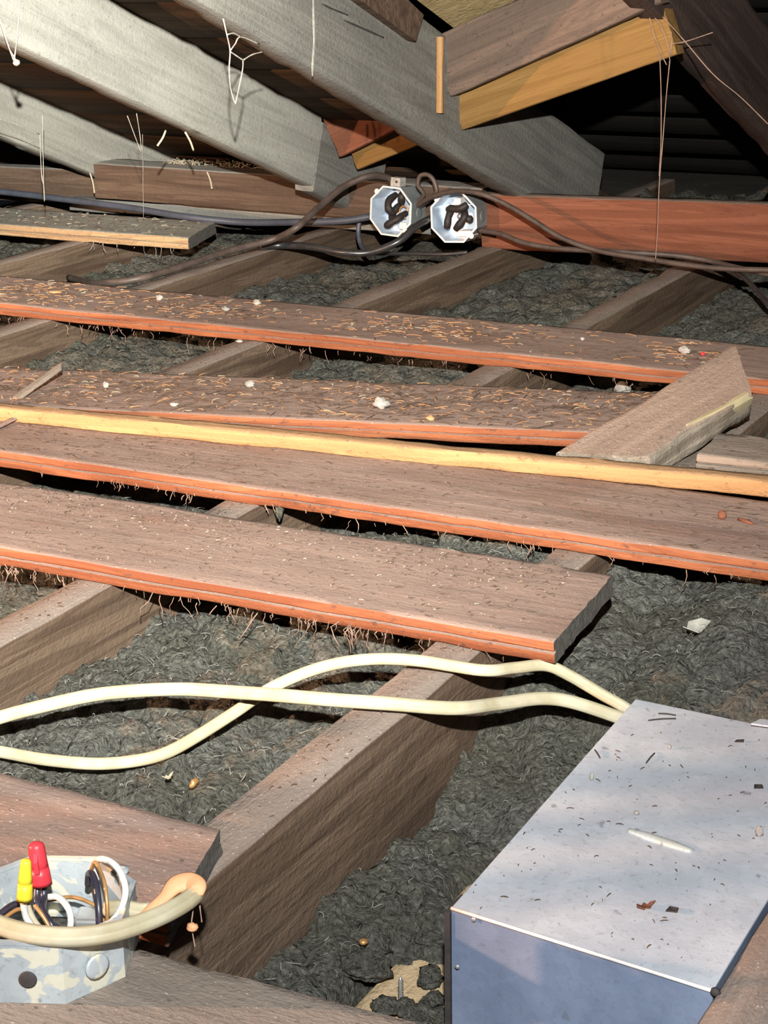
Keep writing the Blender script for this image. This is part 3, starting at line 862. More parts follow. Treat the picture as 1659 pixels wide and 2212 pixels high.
def knock(root, ang, w, z, mat, r=0.0105):
    V, F = lathe([(r, 0), (r, 0.0012), (r * 0.8, 0.0016), (r * 0.2, 0.0016)], 16)
    ca, sa = math.cos(ang), math.sin(ang); d = w / 2 - 0.0003
    V = [(ca * (d + v[2]) - sa * v[0], sa * (d + v[2]) + ca * v[0], z + v[1]) for v in V]
    o = obj('knockout', V, F, mat, root); fix_normals(o)


for which in (0, 1):
    c = GY(849, 460, 3.188) if which == 0 else GY(978, 473, 3.180)
    lab = ('open octagonal steel box with a white clamp on top, left of the pair' if which == 0
           else 'open octagonal steel box in front of the red beam, right of the pair')
    W_, D_ = 0.096, 0.054
    root = octbox('junction_box', W_, D_, M['steel'], M['steel_in'], M['rim'], lab, 'junction box', 'octagonal boxes')
    # stand it up: local z -> -Y of the room, local y -> up, leaning a little
    Rm = Matrix.Rotation(math.radians(-3 if which else 2), 4, 'Y') @ Matrix.Rotation(math.radians(90 - 3), 4, 'X')
    Rm = Matrix.Rotation(math.radians(2 if which else -6), 4, 'Z') @ Rm
    root.matrix_world = Matrix.Translation(Vector((c[0], c[1] + D_, c[2]))) @ Rm
    ear(root, -1, 1, W_, D_, M['rim']); ear(root, 1, -1, W_, D_, M['rim'])
    for ang in (0, math.pi / 2, math.pi, -math.pi / 2): knock(root, ang, W_, 0.025, M['steel'])
    rnd = random.Random(7 + which)
    # taped splices inside
    if which == 0:
        spl = [[(-0.010, 0.030, 0.020), (-0.014, 0.018, 0.040), (-0.010, 0.004, 0.046), (-0.004, -0.008, 0.036)],
               [(0.004, 0.012, 0.02), (0.010, 0.026, 0.032), (0.006, 0.034, 0.022)],
               [(0.016, -0.004, 0.02), (0.008, -0.016, 0.042), (-0.006, -0.026, 0.048), (-0.016, -0.032, 0.042)],
               [(-0.002, 0.012, 0.01), (-0.008, -0.004, 0.03), (-0.012, -0.022, 0.03)]]
    else:
        spl = [[(-0.022, 0.014, 0.03), (-0.008, 0.016, 0.042), (0.010, 0.016, 0.044), (0.024, 0.024, 0.040)],
               [(-0.012, 0.018, 0.03), (-0.015, 0.000, 0.044), (-0.018, -0.022, 0.046)],
               [(0.014, 0.014, 0.03), (0.018, 0.000, 0.042), (0.010, -0.012, 0.044), (-0.002, -0.024, 0.042)],
               [(0.020, -0.006, 0.03), (0.030, -0.004, 0.042)]]
    for s in spl:
        tube('taped_splice', s, 0.0070, M['tape'], root, n=8, res=5, taper=[0.8, 1.15, 1.0, 1.2, 0.9])
    if which == 0:
        ring = [(0.016 + 0.010 * math.cos(t), -0.002 + 0.012 * math.sin(t), 0.03) for t in np.linspace(0.2, 5.2, 10)]
        tube('bare_copper', ring, 0.0018, M['copper'], root, n=8, res=4)
        o = obj('ground_clip', box_verts(0.010, 0.026, -0.035, -0.022, 0.030, 0.034), box_faces(), M['rim'], root, False)
        # cable clamp on top
        clp = o = obj('cable_clamp', box_verts(-0.009, 0.014, 0.048, 0.066, 0.024, 0.046), box_faces(), M['white_bit'], root, False); bevel(o, 0.0015)
        o['label'] = 'white cable clamp'
        V, F = lathe([(0.0025, 0.046), (0.0025, 0.0475), (0.001, 0.048)], 10); obj('clamp_screw', [(v[0] + 0.006, v[1] + 0.058, v[2]) for v in V], F, M['dark_bit'], clp)
    else:
        o = obj('inner_bracket', box_verts(0.008, 0.034, -0.036, -0.026, 0.012, 0.050), box_faces(), M['rim'], root, False)
        o = obj('inner_bracket', box_verts(-0.004, 0.010, 0.024, 0.036, 0.012, 0.040), box_faces(), M['rim'], root, False)
        V, F = lathe([(0.004, 0.046), (0.004, 0.0485)], 12); obj('mounting_screw', [(v[0] - 0.0, v[1] + 0.0, v[2] - 0.02) for v in V], F, M['screw'], root)

# ------------------------------------------------------------------ cables by the beam


def cab(name, pts, r, mat, label, **kw):
    o = tube(name, pts, r, M[mat], n=12, res=10, **kw); return tag(o, label, 'cable', 'cables')


cab('electric_cable', [G(-150, 402, 0.055), G(0, 414, 0.05), G(150, 432, 0.045), G(280, 449, 0.040), G(400, 468, 0.034), GY(520, 480, 3.20), GY(640, 480, 3.19), GY(740, 477, 3.20), GY(800, 468, 3.215)], 0.0072, 'cable_blue', 'blue-black cable running from the left edge into the left octagonal box')
cab('electric_cable', [GY(850, 396, 3.215), GY(838, 384, 3.20), GY(800, 380, 3.16), GY(745, 402, 3.12), GY(690, 447, 3.05), GY(640, 492, 2.98), G(590, 517, 0.035), G(500, 541, 0.022), G(400, 573, 0.012), G(300, 602, 0.004), G(210, 612, -0.01), G(150, 600, -0.03)], 0.0068, 'cable_brown', 'thick brown cable arching from the white clamp down to the left joist')
cab('electric_cable', [GY(935, 470, 3.20), GY(900, 488, 3.14), GY(860, 522, 3.10), GY(800, 545, 3.08), GY(740, 545, 3.06), G(670, 533, 0.012), G(610, 530, 0.010), G(560, 533, 0.01)], 0.0072, 'cable_black', 'black taped cable sagging below the left octagonal box')
cab('electric_cable', [GY(902, 437, 3.215), GY(915, 420, 3.20), GY(903, 400, 3.19), GY(908, 380, 3.19), GY(925, 378, 3.19), GY(938, 392, 3.19), GY(943, 415, 3.19), GY(930, 430, 3.20), GY(905, 447, 3.215)], 0.0046, 'cable_brown', 'small upright cable loop between the two octagonal boxes')
cab('electric_cable', [GY(900, 445, 3.21), GY(935, 425, 3.17), GY(985, 413, 3.15), GY(1035, 418, 3.14), GY(1090, 440, 3.14), GY(1150, 475, 3.13), GY(1210, 512, 3.12), GY(1290, 541, 3.11), GY(1390, 558, 3.10), GY(1480, 572, 3.08), GY(1560, 580, 3.07), GY(1680, 584, 3.06)], 0.0050, 'cable_brown', 'upper brown cable passing over the right box and down along the red beam')
cab('electric_cable', [GY(1035, 498, 3.20), GY(1080, 505, 3.17), GY(1130, 524, 3.15), GY(1190, 535, 3.14), GY(1270, 541, 3.13), GY(1370, 546, 3.13), GY(1460, 552, 3.14), GY(1530, 563, 3.14), GY(1600, 580, 3.10), GY(1700, 600, 3.08)], 0.0050, 'cable_brown', 'lower brown cable leaving the side of the right box along the red beam')
cab('electric_cable', [GY(776, 480, 3.235), GY(774, 505, 3.23), GY(780, 530, 3.22), GY(795, 550, 3.20)], 0.005, 'cable_blue', 'short dark cable dropping behind the left octagonal box')
cab('electric_cable', [GY(800, 548, 3.19), GY(880, 548, 3.18), GY(960, 549, 3.18), GY(1010, 545, 3.19)], 0.004, 'cable_black', 'thin black cable lying in the shadow under the two octagonal boxes')
cab('electric_cable', [GY(1590, 585, 3.12), GY(1620, 612, 3.05), GY(1645, 640, 3.0), GY(1690, 690, 2.9)], 0.0045, 'cable_black', 'short grey cable hanging off the beam at the right edge')

# added unseen cables between the clamp lamp and the housing, casting its shadow bands
for i, (brg, dd, rr) in enumerate(((29.3, 0.90, 0.0095), (31.35, 0.98, 0.0090), (33.4, 0.90, 0.0100), (37.0, 1.0, 0.0080))):
    bx = -2.2 + dd * math.cos(math.radians(brg)); by = dd * math.sin(math.radians(brg))
    cab('shadow_band_cable', [(bx, by, 1.05), (bx + 0.003, by - 0.002, 0.7), (bx, by, 0.4), (bx - 0.002, by, 0.15), (bx + 0.01, by + 0.02, 0.006), (bx + 0.06, by + 0.06, 0.006)], rr, 'cable_black',
        ['first', 'second', 'third', 'fourth'][i] + ' added black cable unseen at the left, hung to cast a shadow band')
# ------------------------------------------------------------------ cream flat cables
def flat_prof(a=0.0068, b=0.0042):
    out = []
    for k in range(28):
        t = 2 * math.pi * k / 28
        ct, st = math.cos(t), math.sin(t)
        x = a * math.copysign(abs(ct) ** 0.7, ct); y = b * math.copysign(abs(st) ** 0.7, st)
        y *= 1 - 0.16 * math.cos(x / a * 2.0 * math.pi) * (1 - abs(x / a) ** 3) - 0.0
        out.append((x, y))
    return np.array(out)


VW = (0.35, -0.75, 0.55)
o = tube('electric_cable', [G(-160, 1600, -0.035), G(-60, 1572, -0.028), G(0, 1550, -0.020), G(90, 1526, -0.012), G(200, 1502, -0.008), G(300, 1492, -0.004), G(400, 1489, 0.0), G(500, 1495, 0.003), G(600, 1502, 0.006), G(720, 1512, 0.010), G(840, 1520, 0.011), G(980, 1530, 0.004), G(1080, 1520, -0.010), G(1170, 1509, -0.018), G(1240, 1518, -0.025), G(1345, 1553, -0.040), G(1392, 1572, -0.048)], 0.005, M['nm'], prof=flat_prof(0.0058, 0.0036), up=VW)
tag(o, 'cream flat cable, the straighter upper one at the left edge, entering the housing', 'cable', 'cables')
o = tube('electric_cable', [G(-160, 1612, -0.050), G(-60, 1618, -0.048), G(0, 1624, -0.046), G(90, 1640, -0.046), G(200, 1650, -0.046), G(290, 1644, -0.044), G(360, 1626, -0.040), G(430, 1588, -0.032), G(510, 1537, -0.020), G(590, 1484, -0.008), G(690, 1443, 0.004), G(790, 1425, 0.011), G(900, 1427, 0.012), G(1040, 1448, 0.008), G(1110, 1443, 0.002), G(1180, 1438, -0.004), G(1235, 1462, -0.014), G(1300, 1500, -0.028), G(1352, 1530, -0.038), G(1390, 1562, -0.046)], 0.005, M['nm'], prof=flat_prof(0.0052, 0.0034), up=VW)
tag(o, 'cream flat cable swinging up in an S-bend past the near joist', 'cable', 'cables')

# ------------------------------------------------------------------ open wire box at the lower left
WBX = octbox('wire_box', 0.101, 0.040, M['galv_box'], M['galv_box'], M['galv_box'], 'open paint-splashed steel box full of loose wires at the lower left', 'junction box')
WC = np.array([-0.634, 0.757, 0.0216])
WBX.matrix_world = Matrix.Translation(Vector(WC)) @ Matrix.Rotation(YAW - math.radians(4), 4, 'Z')
knock(WBX, -math.pi / 2, 0.101, 0.016, M['dark_bit'], 0.0055); knock(WBX, 0, 0.101, 0.018, M['galv_box']); knock(WBX, -math.pi / 4, 0.108, 0.018, M['galv_box'], 0.008)
ear(WBX, 1, 1, 0.101, 0.040, M['galv_box'])
o = obj('inner_clamp', box_verts(0.012, 0.034, 0.012, 0.030, 0.003, 0.018), box_faces(), M['screw'], WBX, False); bevel(o, 0.002)
wool = blob('dust_heap', (0.07, 0.06, 0.012), M['wool'], seed=12, parent=WBX, loc=(0, 0, 0.0025))
wool['label'] = 'grey dust in the bottom of the box'


def wire(pts, r, mat, label):
    o = tube('loose_wire', [GF(*p) for p in pts], r, M[mat], n=10, res=8); return tag(o, label, 'wire', 'wires in the lower left box')


wire([(225, 2005, 0.945), (255, 1975, 0.95), (271, 1930, 0.955), (262, 1888, 0.965), (240, 1862, 0.975), (215, 1856, 0.985), (205, 1870, 0.995), (210, 1900, 0.995)], 0.0021, 'white_wire', 'white wire in the tall arch at the right of the wire box')
wire([(215, 2005, 0.95), (213, 1960, 0.955), (208, 1915, 0.965), (200, 1890, 0.975), (192, 1888, 0.985), (190, 1910, 0.99)], 0.0022, 'black_wire', 'black wire in the narrow arch beside the white arch')
wire([(232, 2000, 0.952), (231, 1950, 0.955), (225, 1905, 0.965), (212, 1872, 0.978), (204, 1863, 0.985), (196, 1880, 0.99)], 0.0012, 'copper', 'bare copper wire in the arch between the black and white wires')
wire([(50, 1942, 0.965), (52, 1960, 0.955), (58, 1985, 0.945), (78, 2012, 0.94), (100, 2030, 0.945)], 0.0021, 'white_wire', 'white wire coming down out of the yellow connector')
wire([(57, 1942, 0.967), (63, 1965, 0.957), (75, 1990, 0.95), (95, 2015, 0.945)], 0.0019, 'nm', 'cream wire twisted beside the white one under the yellow connector')
wire([(83, 1905, 0.97), (80, 1935, 0.965), (82, 1955, 0.96), (100, 1985, 0.955), (130, 2010, 0.95), (150, 2030, 0.95)], 0.0022, 'black_wire', 'black wire bending right below the red connector')
wire([(94, 1905, 0.973), (95, 1940, 0.968), (92, 1965, 0.955), (110, 1995, 0.945), (125, 2020, 0.945)], 0.0022, 'black_wire', 'second black wire straight below the red connector')
wire([(75, 1955, 0.95), (90, 1975, 0.946), (105, 2000, 0.943), (112, 2020, 0.942)], 0.0013, 'copper', 'copper wire lying against the black wires')
wire([(105, 1938, 0.985), (125, 1938, 0.98), (145, 1958, 0.972), (153, 1985, 0.965), (150, 2015, 0.958)], 0.0021, 'white_wire', 'white wire in the low arch right of the red connector')
wire([(100, 1946, 0.99), (150, 1938, 0.99), (185, 1946, 0.985), (215, 1965, 0.98), (226, 2000, 0.972)], 0.0013, 'copper', 'long copper wire curving along the back of the box')
wire([(55, 1952, 0.972), (30, 1954, 0.965), (8, 1968, 0.955), (-20, 1992, 0.945)], 0.0021, 'black_wire', 'dark wire curling off to the left edge behind the yellow connector')
wire([(58, 1962, 0.965), (35, 1966, 0.958), (10, 1982, 0.95), (-15, 2000, 0.945)], 0.0013, 'copper', 'copper wire curling off to the left edge')
wire([(45, 1966, 0.975), (20, 1972, 0.968), (-5, 1984, 0.96), (-25, 1995, 0.955)], 0.0021, 'white_wire', 'white wire curling off to the left edge')

def nut(name, top, bot, r0, r1, mat, dist, label, wing):
    a = GF(*bot, dist); b = GF(*top, dist + 0.004); L = np.linalg.norm(b - a); Z = (b - a) / L
    root = empty(name)
    V, F = lathe([(r1 * 0.86, 0.001), (r1, 0), (r1, L * 0.10), (r1 * 0.97, L * 0.24), (r1 * 0.90, L * 0.42)], 28)
    obj('skirt', V, F, M[mat], root)
    V, F = lathe([(r1 * 0.90, L * 0.40), (r1 * 0.86, L * 0.55), (r0, L * 0.88), (r0 * 0.92, L * 0.95), (r0 * 0.6, L), (r0 * 0.1, L * 1.005)], 40, ridges=1, ramp=-0.07)
    obj('ribbed_cap', V, F, M[mat], root)
    if wing:
        for s in (-1, 1):
            V = [(s * r1 * 0.8, -0.0012, L * 0.3), (s * r1 * 1.25, -0.0012, L * 0.36), (s * r1 * 1.2, -0.0012, L * 0.62), (s * r0 * 0.8, -0.0012, L * 0.86)]
            V = V + [(x, 0.0012, z) for x, y, z in V]
            o = obj('wing', V, [(0, 1, 2, 3), (7, 6, 5, 4), (0, 4, 5, 1), (1, 5, 6, 2), (2, 6, 7, 3), (3, 7, 4, 0)], M[mat], root, False); fix_normals(o)
    root.matrix_world = Matrix.Translation(Vector(a)) @ Vector(Z).to_track_quat('Z', 'Y').to_matrix().to_4x4() @ Matrix.Rotation(YAW + 0.5, 4, 'Z')
    return tag(root, label, 'wire connector', 'wire connectors')


nut('wire_connector', (77, 1820), (91, 1912), 0.0050, 0.0062, 'red', 0.968, 'red twist-on wire connector standing above the wire box', True)
nut('wire_connector', (56, 1856), (53, 1945), 0.0034, 0.0048, 'yellow', 0.955, 'yellow twist-on wire connector in front of the red one', False)
V, F = lathe([(0.0052, 0), (0.0050, 0.008), (0.0040, 0.02), (0.001, 0.024)], 20)
o = obj('wire_connector', V, F, M['yellow'], None, True, GF(84, 2046, 0.925)); o.rotation_euler = (0, math.radians(80), YAW)
o.location.z = 0.034
tag(o, 'yellow connector lying at the front of the box below the cream cable', 'wire connector', 'wire connectors')

# flat cream cable across the box, its torn end folding back
zc = 0.066
FC = empty('electric_cable', G(150, 2012, zc)); tag(FC, 'thick cream cable bending across the front of the wire box with a torn pink end', 'cable', 'cables')
fo = np.array(FC.location)
CW = (0.2, -0.55, 0.81)
o = tube('sheath', [p - fo for p in (G(-90, 1960, zc), G(-20, 1992, zc), G(60, 2016, zc), G(150, 2024, zc), G(240, 2014, zc), G(330, 1985, zc - 0.002), G(395, 1952, zc - 0.004), G(424, 1926, zc - 0.005), G(420, 1906, zc - 0.005))], 0.006, M['nm'], FC, prof=flat_prof(0.0058, 0.0044), up=CW)
o = tube('torn_end', [p - fo for p in (G(424, 1934, zc - 0.003), G(426, 1914, zc + 0.001), G(408, 1905, zc + 0.001), G(380, 1912, zc), G(355, 1938, zc - 0.004), G(328, 1962, zc - 0.008), G(303, 1980, zc - 0.012))], 0.0052, M['nm_inner'], FC, ry=0.0022, up=CW, taper=[0.8, 1.15, 1.25, 1.2, 0.75, 0.7, 0.35])
o['label'] = 'pink torn inside of the sheath'
o = tube('sheath', [p - fo for p in (G(355, 1962, zc - 0.014), G(310, 1968, zc - 0.014), G(268, 1962, zc - 0.014), G(230, 1965, zc - 0.018))], 0.006, M['nm'], FC, prof=flat_prof(0.0050, 0.0040), up=CW)

# ------------------------------------------------------------------ litter on the planks
def litter(name, n, region, mats, z, seed, label, lmin=0.006, lmax=0.028, wmin=0.0006, wmax=0.0022, dens=None, curl=0.22, lift=0.0013, cat='litter', thick=0.0006, dirbias=None):
    """little curled strips of wood scattered over a quad (four room corners)"""
    rnd = random.Random(seed); V, F = [], []
    q = [np.array(p, float) for p in region]
    made = 0; tries = 0
    while made < n and tries < n * 30:
        tries += 1
        u, v = rnd.random(), rnd.random()
        if dens is not None and rnd.random() > dens(u, v): continue
        c = (q[0] * (1 - u) + q[1] * u) * (1 - v) + (q[3] * (1 - u) + q[2] * u) * v
        made += 1
        a = rnd.uniform(0, math.pi) if dirbias is None else rnd.gauss(dirbias, 0.6)
        L = lmin + (lmax - lmin) * rnd.random() ** 2.2; wd = rnd.uniform(wmin, wmax)
        k = rnd.uniform(-curl, curl) * 2 / max(L, 1e-4); ht = rnd.uniform(0.0004, lift)
        base = len(V); ns = 4; p = np.array(c) + (0, 0, 0); ang = a
        zs = z if not callable(z) else z(c)
        for s in range(ns + 1):
            f = s / ns; side = np.array([-math.sin(ang), math.cos(ang), 0]); wv = wd * (0.35 + 0.65 * math.sin(math.pi * min(max(f, 0.08), 0.92)))
            zz = zs + 0.0003 + ht * math.sin(math.pi * f * rnd.uniform(0.8, 1.1)) * 0.9
            for sg, dz in ((1, 0), (1, thick), (-1, thick), (-1, 0)):
                V.append((p[0] + side[0] * wv * sg * 0.5, p[1] + side[1] * wv * sg * 0.5, zz + dz))
            p = p + np.array([math.cos(ang), math.sin(ang), 0]) * L / ns; ang += k * L / ns
        for s in range(ns):
            for j in range(4):
                j2 = (j + 1) % 4; b0 = base + s * 4
                F.append((b0 + j, b0 + 4 + j, b0 + 4 + j2, b0 + j2))
        F.append((base, base + 1, base + 2, base + 3)); F.append((base + ns * 4 + 3, base + ns * 4 + 2, base + ns * 4 + 1, base + ns * 4))
    o = obj(name, V, F, mats, None, False)
    return tag(o, label, cat, kind='stuff')


def quad(pts, z): return [G(px, py, z) for px, py in pts]


def bumps(*cs):
    def f(u, v):
        return min(1, sum(a * math.exp(-((u - cu) / su) ** 2 - ((v - cv) / sv) ** 2) for cu, cv, su, sv, a in cs) + 0.04)
    return f


q1 = [(-2.1, 2.345, 0), (-0.72, 2.345, 0), (-0.72, 2.53, 0), (-2.1, 2.53, 0)]
d1f = bumps((0.10, 0.5, 0.10, 0.4, 0.9), (0.33, 0.5, 0.10, 0.35, 0.8), (0.66, 0.55, 0.10, 0.3, 1), (0.95, 0.5, 0.05, 0.3, 0.7))
litter('wood_shavings', 420, q1, M['shaving'], 0.0215, 1, 'orange shavings scattered on the plank below the cables', dens=d1f, dirbias=0.2)
litter('dark_litter', 500, q1, M['shaving_dark'], 0.0215, 2, 'dark splinters scattered on the plank below the cables', dens=d1f, dirbias=0.2)
litter('pale_litter', 120, q1, M['shaving_pale'], 0.0215, 3, 'pale flakes scattered on the plank below the cables', dens=d1f, lmax=0.016, wmax=0.004)
e2 = np.array([0.9687, 0.248, 0]); n2 = np.array([-0.248, 0.9687, 0]); c2 = np.array([-1.25, 1.98, 0])
q2 = [c2 + e2 * a + n2 * b for a, b in ((-0.62, -0.10), (0.60, -0.10), (0.60, 0.098), (-0.62, 0.098))]
d2f = lambda u, v: 0.75 if v > 0.3 else 0.45
litter('wood_shavings', 420, q2, M['shaving'], 0.0215, 4, 'orange shavings scattered on the skewed plank behind the lath', dens=d2f, lmax=0.022)
litter('dark_litter', 1500, q2, M['shaving_dark'], 0.0215, 5, 'dark splinters covering the skewed plank behind the lath', dens=d2f, lmax=0.03, dirbias=0.5)
litter('pale_litter', 110, q2, M['shaving_pale'], 0.0215, 6, 'pale flakes scattered on the skewed plank behind the lath', dens=d2f, lmax=0.014, wmax=0.003)
q3 = [(-1.40, 1.64, 0), (-0.42, 1.64, 0), (-0.42, 1.815, 0), (-1.45, 1.815, 0)]
litter('dark_litter', 420, q3, M['shaving_dark'], 0.0212, 7, 'dark splinters on the plank in front of the lath', lmax=0.014, wmin=0.0003, wmax=0.0009, lift=0.0008, dirbias=0.05, curl=0.15)
q4 = [(-1.15, 1.36, 0), (-0.58, 1.36, 0), (-0.60, 1.525, 0), (-1.30, 1.525, 0)]
d4f = lambda u, v: 0.15 + 0.85 * max(0, v - 0.45) * 1.6
litter('dark_litter', 800, q4, M['shaving_dark'], 0.0212, 8, 'dark crumbs on the plank with the sawn end', lmax=0.008, lmin=0.0012, wmin=0.0003, wmax=0.0009, lift=0.0007, dens=d4f, curl=0.15)
litter('pale_litter', 170, q4, M['shaving_pale'], 0.0212, 9, 'pale crumbs on the plank with the sawn end', lmax=0.005, lmin=0.001, wmin=0.0004, wmax=0.001, lift=0.0006, dens=d4f)
q0 = [(-2.5, 3.0, 0), (-2.05, 3.0, 0), (-2.08, 3.18, 0), (-2.68, 3.18, 0)]
litter('pale_litter', 55, q0, M['shaving_pale'], 0.0245, 10, 'pale flakes on the dusty grey plank at the upper left', lmax=0.02, wmin=0.001, wmax=0.006, lift=0.002)
litter('dark_litter', 160, q0, M['shaving_dark'], 0.0245, 11, 'dark flakes on the dusty grey plank at the upper left', lmax=0.02, wmax=0.003, lift=0.002)
ql = [G(690, 340, 0.117), G(560, 340, 0.117), G(330, 330, 0.119), G(330, 350, 0.119)]
ql = [(-2.30, 3.33, 0), (-1.95, 3.33, 0), (-1.95, 3.40, 0), (-2.30, 3.40, 0)]
litter('pale_litter', 260, ql, M['shaving_pale'], 0.1165, 12, 'straw-coloured litter on top of the left dusty beam', lmax=0.03, wmin=0.001, wmax=0.004, lift=0.006)
for nm, kk in (('B', 20), ('C', 21), ('A', 22)):
    x = JX[nm]
    litter('dark_litter', 260, [(x + 0.003, 1.0, 0), (x + 0.044, 1.0, 0), (x + 0.044, 3.2, 0), (x + 0.003, 3.2, 0)], M['shaving_dark'], 0.0006, kk, {'A': 'dark crumbs along the top of the large near joist', 'B': 'dark crumbs along the top of the joist running to the red beam', 'C': 'dark crumbs along the joist below the right octagonal box'}[nm], lmax=0.007, lmin=0.0015, wmin=0.0003, wmax=0.0009, lift=0.0008, curl=0.2)
qh = [(hx0 + 0.004, hy0 + 0.01, 0), (hx1 - 0.004, hy0 + 0.01, 0), (hx1 - 0.004, hy1 - 0.004, 0), (hx0 + 0.004, hy1 - 0.004, 0)]
litter('dark_litter', 130, qh, M['shaving_dark'], 0.0003, 30, 'dark crumbs and needles on the lid of the metal housing', lmax=0.006, lmin=0.0006, wmin=0.0003, wmax=0.0009, lift=0.0008, thick=0.0004)


# pale mineral fibres lying on the wool
def bay_z(i):
    xs, ys, zz = BAYS[i]

    def f(c):
        a = min(max(int(np.searchsorted(xs, c[0])), 0), len(xs) - 1); b = min(max(int(np.searchsorted(ys, c[1])), 0), len(ys) - 1)
        return float(zz[b, a]) + 0.0008
    return f


M['fibre'] = plain('pale_mineral_fibre', (0.30, 0.295, 0.255), 0.8, var=0.4, scale=20, bump=0.0)
for i, (ya, yb, nf, lab) in enumerate([(0.85, 1.95, 900, 'around the metal housing'), (0.95, 1.70, 900, 'under the cream cables'), (1.35, 2.9, 700, 'in the middle bay'), (1.9, 3.2, 600, 'below the octagonal boxes')]):
    xs = BAYS[i][0]
    litter('loose_fibres', nf, [(xs[0] + 0.01, ya, 0), (xs[-1] - 0.01, ya, 0), (xs[-1] - 0.01, yb, 0), (xs[0] + 0.01, yb, 0)], M['fibre'], bay_z(i), 50 + i, 'pale fibres strewn over the insulation ' + lab, lmin=0.003, lmax=0.016, wmin=0.0003, wmax=0.0007, lift=0.003, curl=1.1, thick=0.0004, cat='fibres')


# fuzzy cobweb fringe hanging from plank fronts
def fringe(name, n, A, B, mat, seed, label, lmin=0.004, lmax=0.020, r=0.0004, clusters=None):
    rnd = random.Random(seed); A = np.array(A); B = np.array(B); V, F = [], []
    for i in range(n):
        u = rnd.random()
        if clusters and rnd.random() < 0.35:
            u = min(1, max(0, rnd.gauss(rnd.choice(clusters), 0.012)))
        p = A * (1 - u) + B * u + np.array([0, rnd.uniform(-0.003, 0.002), rnd.uniform(-0.004, 0.003)])
        L = lmin + (lmax - lmin) * rnd.random() ** 3; pts = [p]
        for s in range(3):
            p = p + np.array([rnd.uniform(-1, 1) * L * 0.3, rnd.uniform(-1, 0.3) * L * 0.12, -L / 3 * rnd.uniform(0.5, 1.2)]); pts.append(p)
        C = np.array(pts); v, f = sweep(C, circ(r * rnd.uniform(0.6, 1.5), 3))
        b0 = len(V); V += list(v); F += [tuple(k + b0 for k in g) for g in f]
    o = obj(name, V, F, M[mat], None, True); return tag(o, label, 'cobweb', kind='stuff')


fringe('cobweb_fringe', 110, (-2.0, 2.336, 0.0), (-0.75, 2.336, 0.0), 'web_dark', 1, 'brown fluff hanging from the front of the plank below the cables', clusters=[0.08, 0.20, 0.22, 0.45, 0.5], lmax=0.03)
fringe('cobweb_fringe', 70, (-1.40, 1.632, 0.004), (-0.45, 1.632, 0.004), 'web_dark', 2, 'brown fluff hanging from the front of the plank in front of the lath', clusters=[0.2, 0.3, 0.75])
fringe('cobweb_fringe', 130, (-1.16, 1.343, 0.004), (-0.57, 1.352, 0.004), 'web_dark', 3, 'brown fluff hanging from the front of the plank with the sawn end', clusters=[0.05, 0.62, 0.7, 0.72], lmax=0.03)
fringe('cobweb_fringe', 60, G(1000, 985, 0.025), G(1400, 1030, 0.025), 'web_dark', 4, 'dark fluff caught under the pale lath', clusters=[0.75, 0.8], lmax=0.018)
fringe('cobweb_fringe', 16, (-2.25, 2.985, 0.004), (-2.03, 2.985, 0.004), 'web', 5, 'pale fluff hanging from the end of the dusty grey plank', lmax=0.03)


# hanging strands from the rafters
def web(name, strands, mat, r, label, cat='cobweb'):
    root = empty(name, strands[0][0]); fo = np.array(strands[0][0]); tag(root, label, cat, 'cobwebs')
    for s in strands:
        tube('strand', [np.array(p) - fo for p in s], r, M[mat], root, n=5, res=5, taper=[1.2, 0.8, 1.1, 0.7, 1.0])
    return root


X1 = -1.392
P = lambda *a: GX(*a, X1)
w1 = web('cobweb', [[P(482, 40), P(490, 75), P(497, 110), P(495, 150), P(498, 190), P(508, 226)], [P(508, 226), P(516, 190), P(524, 150), P(525, 130)],
              [P(525, 130), P(510, 120), P(498, 112)], [P(525, 130), P(545, 118), P(568, 112)], [P(490, 75), P(505, 72), P(520, 80)], [P(497, 110), P(508, 95), P(520, 80), P(560, 95)]], 'web', 0.0011,
         'pale looped cobweb hanging below the large rafter at the upper left')
X1 = -1.79
w2 = web('cobweb', [[P(-5, 30), P(8, 70), P(20, 105), P(30, 132)], [P(30, 132), P(36, 90), P(40, 40), P(42, -10)], [P(22, 110), P(30, 122), P(40, 140)]], 'web', 0.0012,
         'pale cobweb loop with a white tuft at the top left corner')
blob('tuft', (0.010, 0.010, 0.010), M['web'], seed=3, parent=w2, loc=tuple(P(36, 143) - np.array(w2.location)))
Pq = lambda a, b: GY(a, b, 2.96)
web('cobweb', [[Pq(1372, 0), Pq(1395, 25), Pq(1420, 45), Pq(1440, 90), Pq(1447, 130)], [Pq(1447, 130), Pq(1440, 200), Pq(1432, 300), Pq(1424, 400), Pq(1420, 500), Pq(1416, 560)],
               [Pq(1400, 20), Pq(1410, 70), Pq(1425, 110), Pq(1440, 140)], [Pq(1447, 120), Pq(1450, 95), Pq(1450, 68)], [Pq(1425, 115), Pq(1428, 200), Pq(1428, 300), Pq(1424, 380)],
               [Pq(1395, 0), Pq(1430, 35), Pq(1480, 90), Pq(1540, 160), Pq(1600, 210), Pq(1659, 268)], [Pq(1450, 95), Pq(1480, 90), Pq(1540, 70)]], 'web_dark', 0.0010,
    'long brown cobweb hanging from the dark rafter down to the red beam')
X1 = -2.17
web('cobweb', [[P(92, 250), P(93, 330), P(94, 380), P(96, 435)], [P(86, 290), P(90, 380), P(95, 400)], [P(-5, 255), P(40, 270), P(85, 290)]], 'web', 0.0008, 'straight cobweb thread hanging past the left beam above the blue-black cable')
web('cobweb', [[P(308, 290), P(309, 350), P(309, 400), P(310, 470)]], 'web', 0.0005, 'single thin thread hanging over the dusty grey plank')
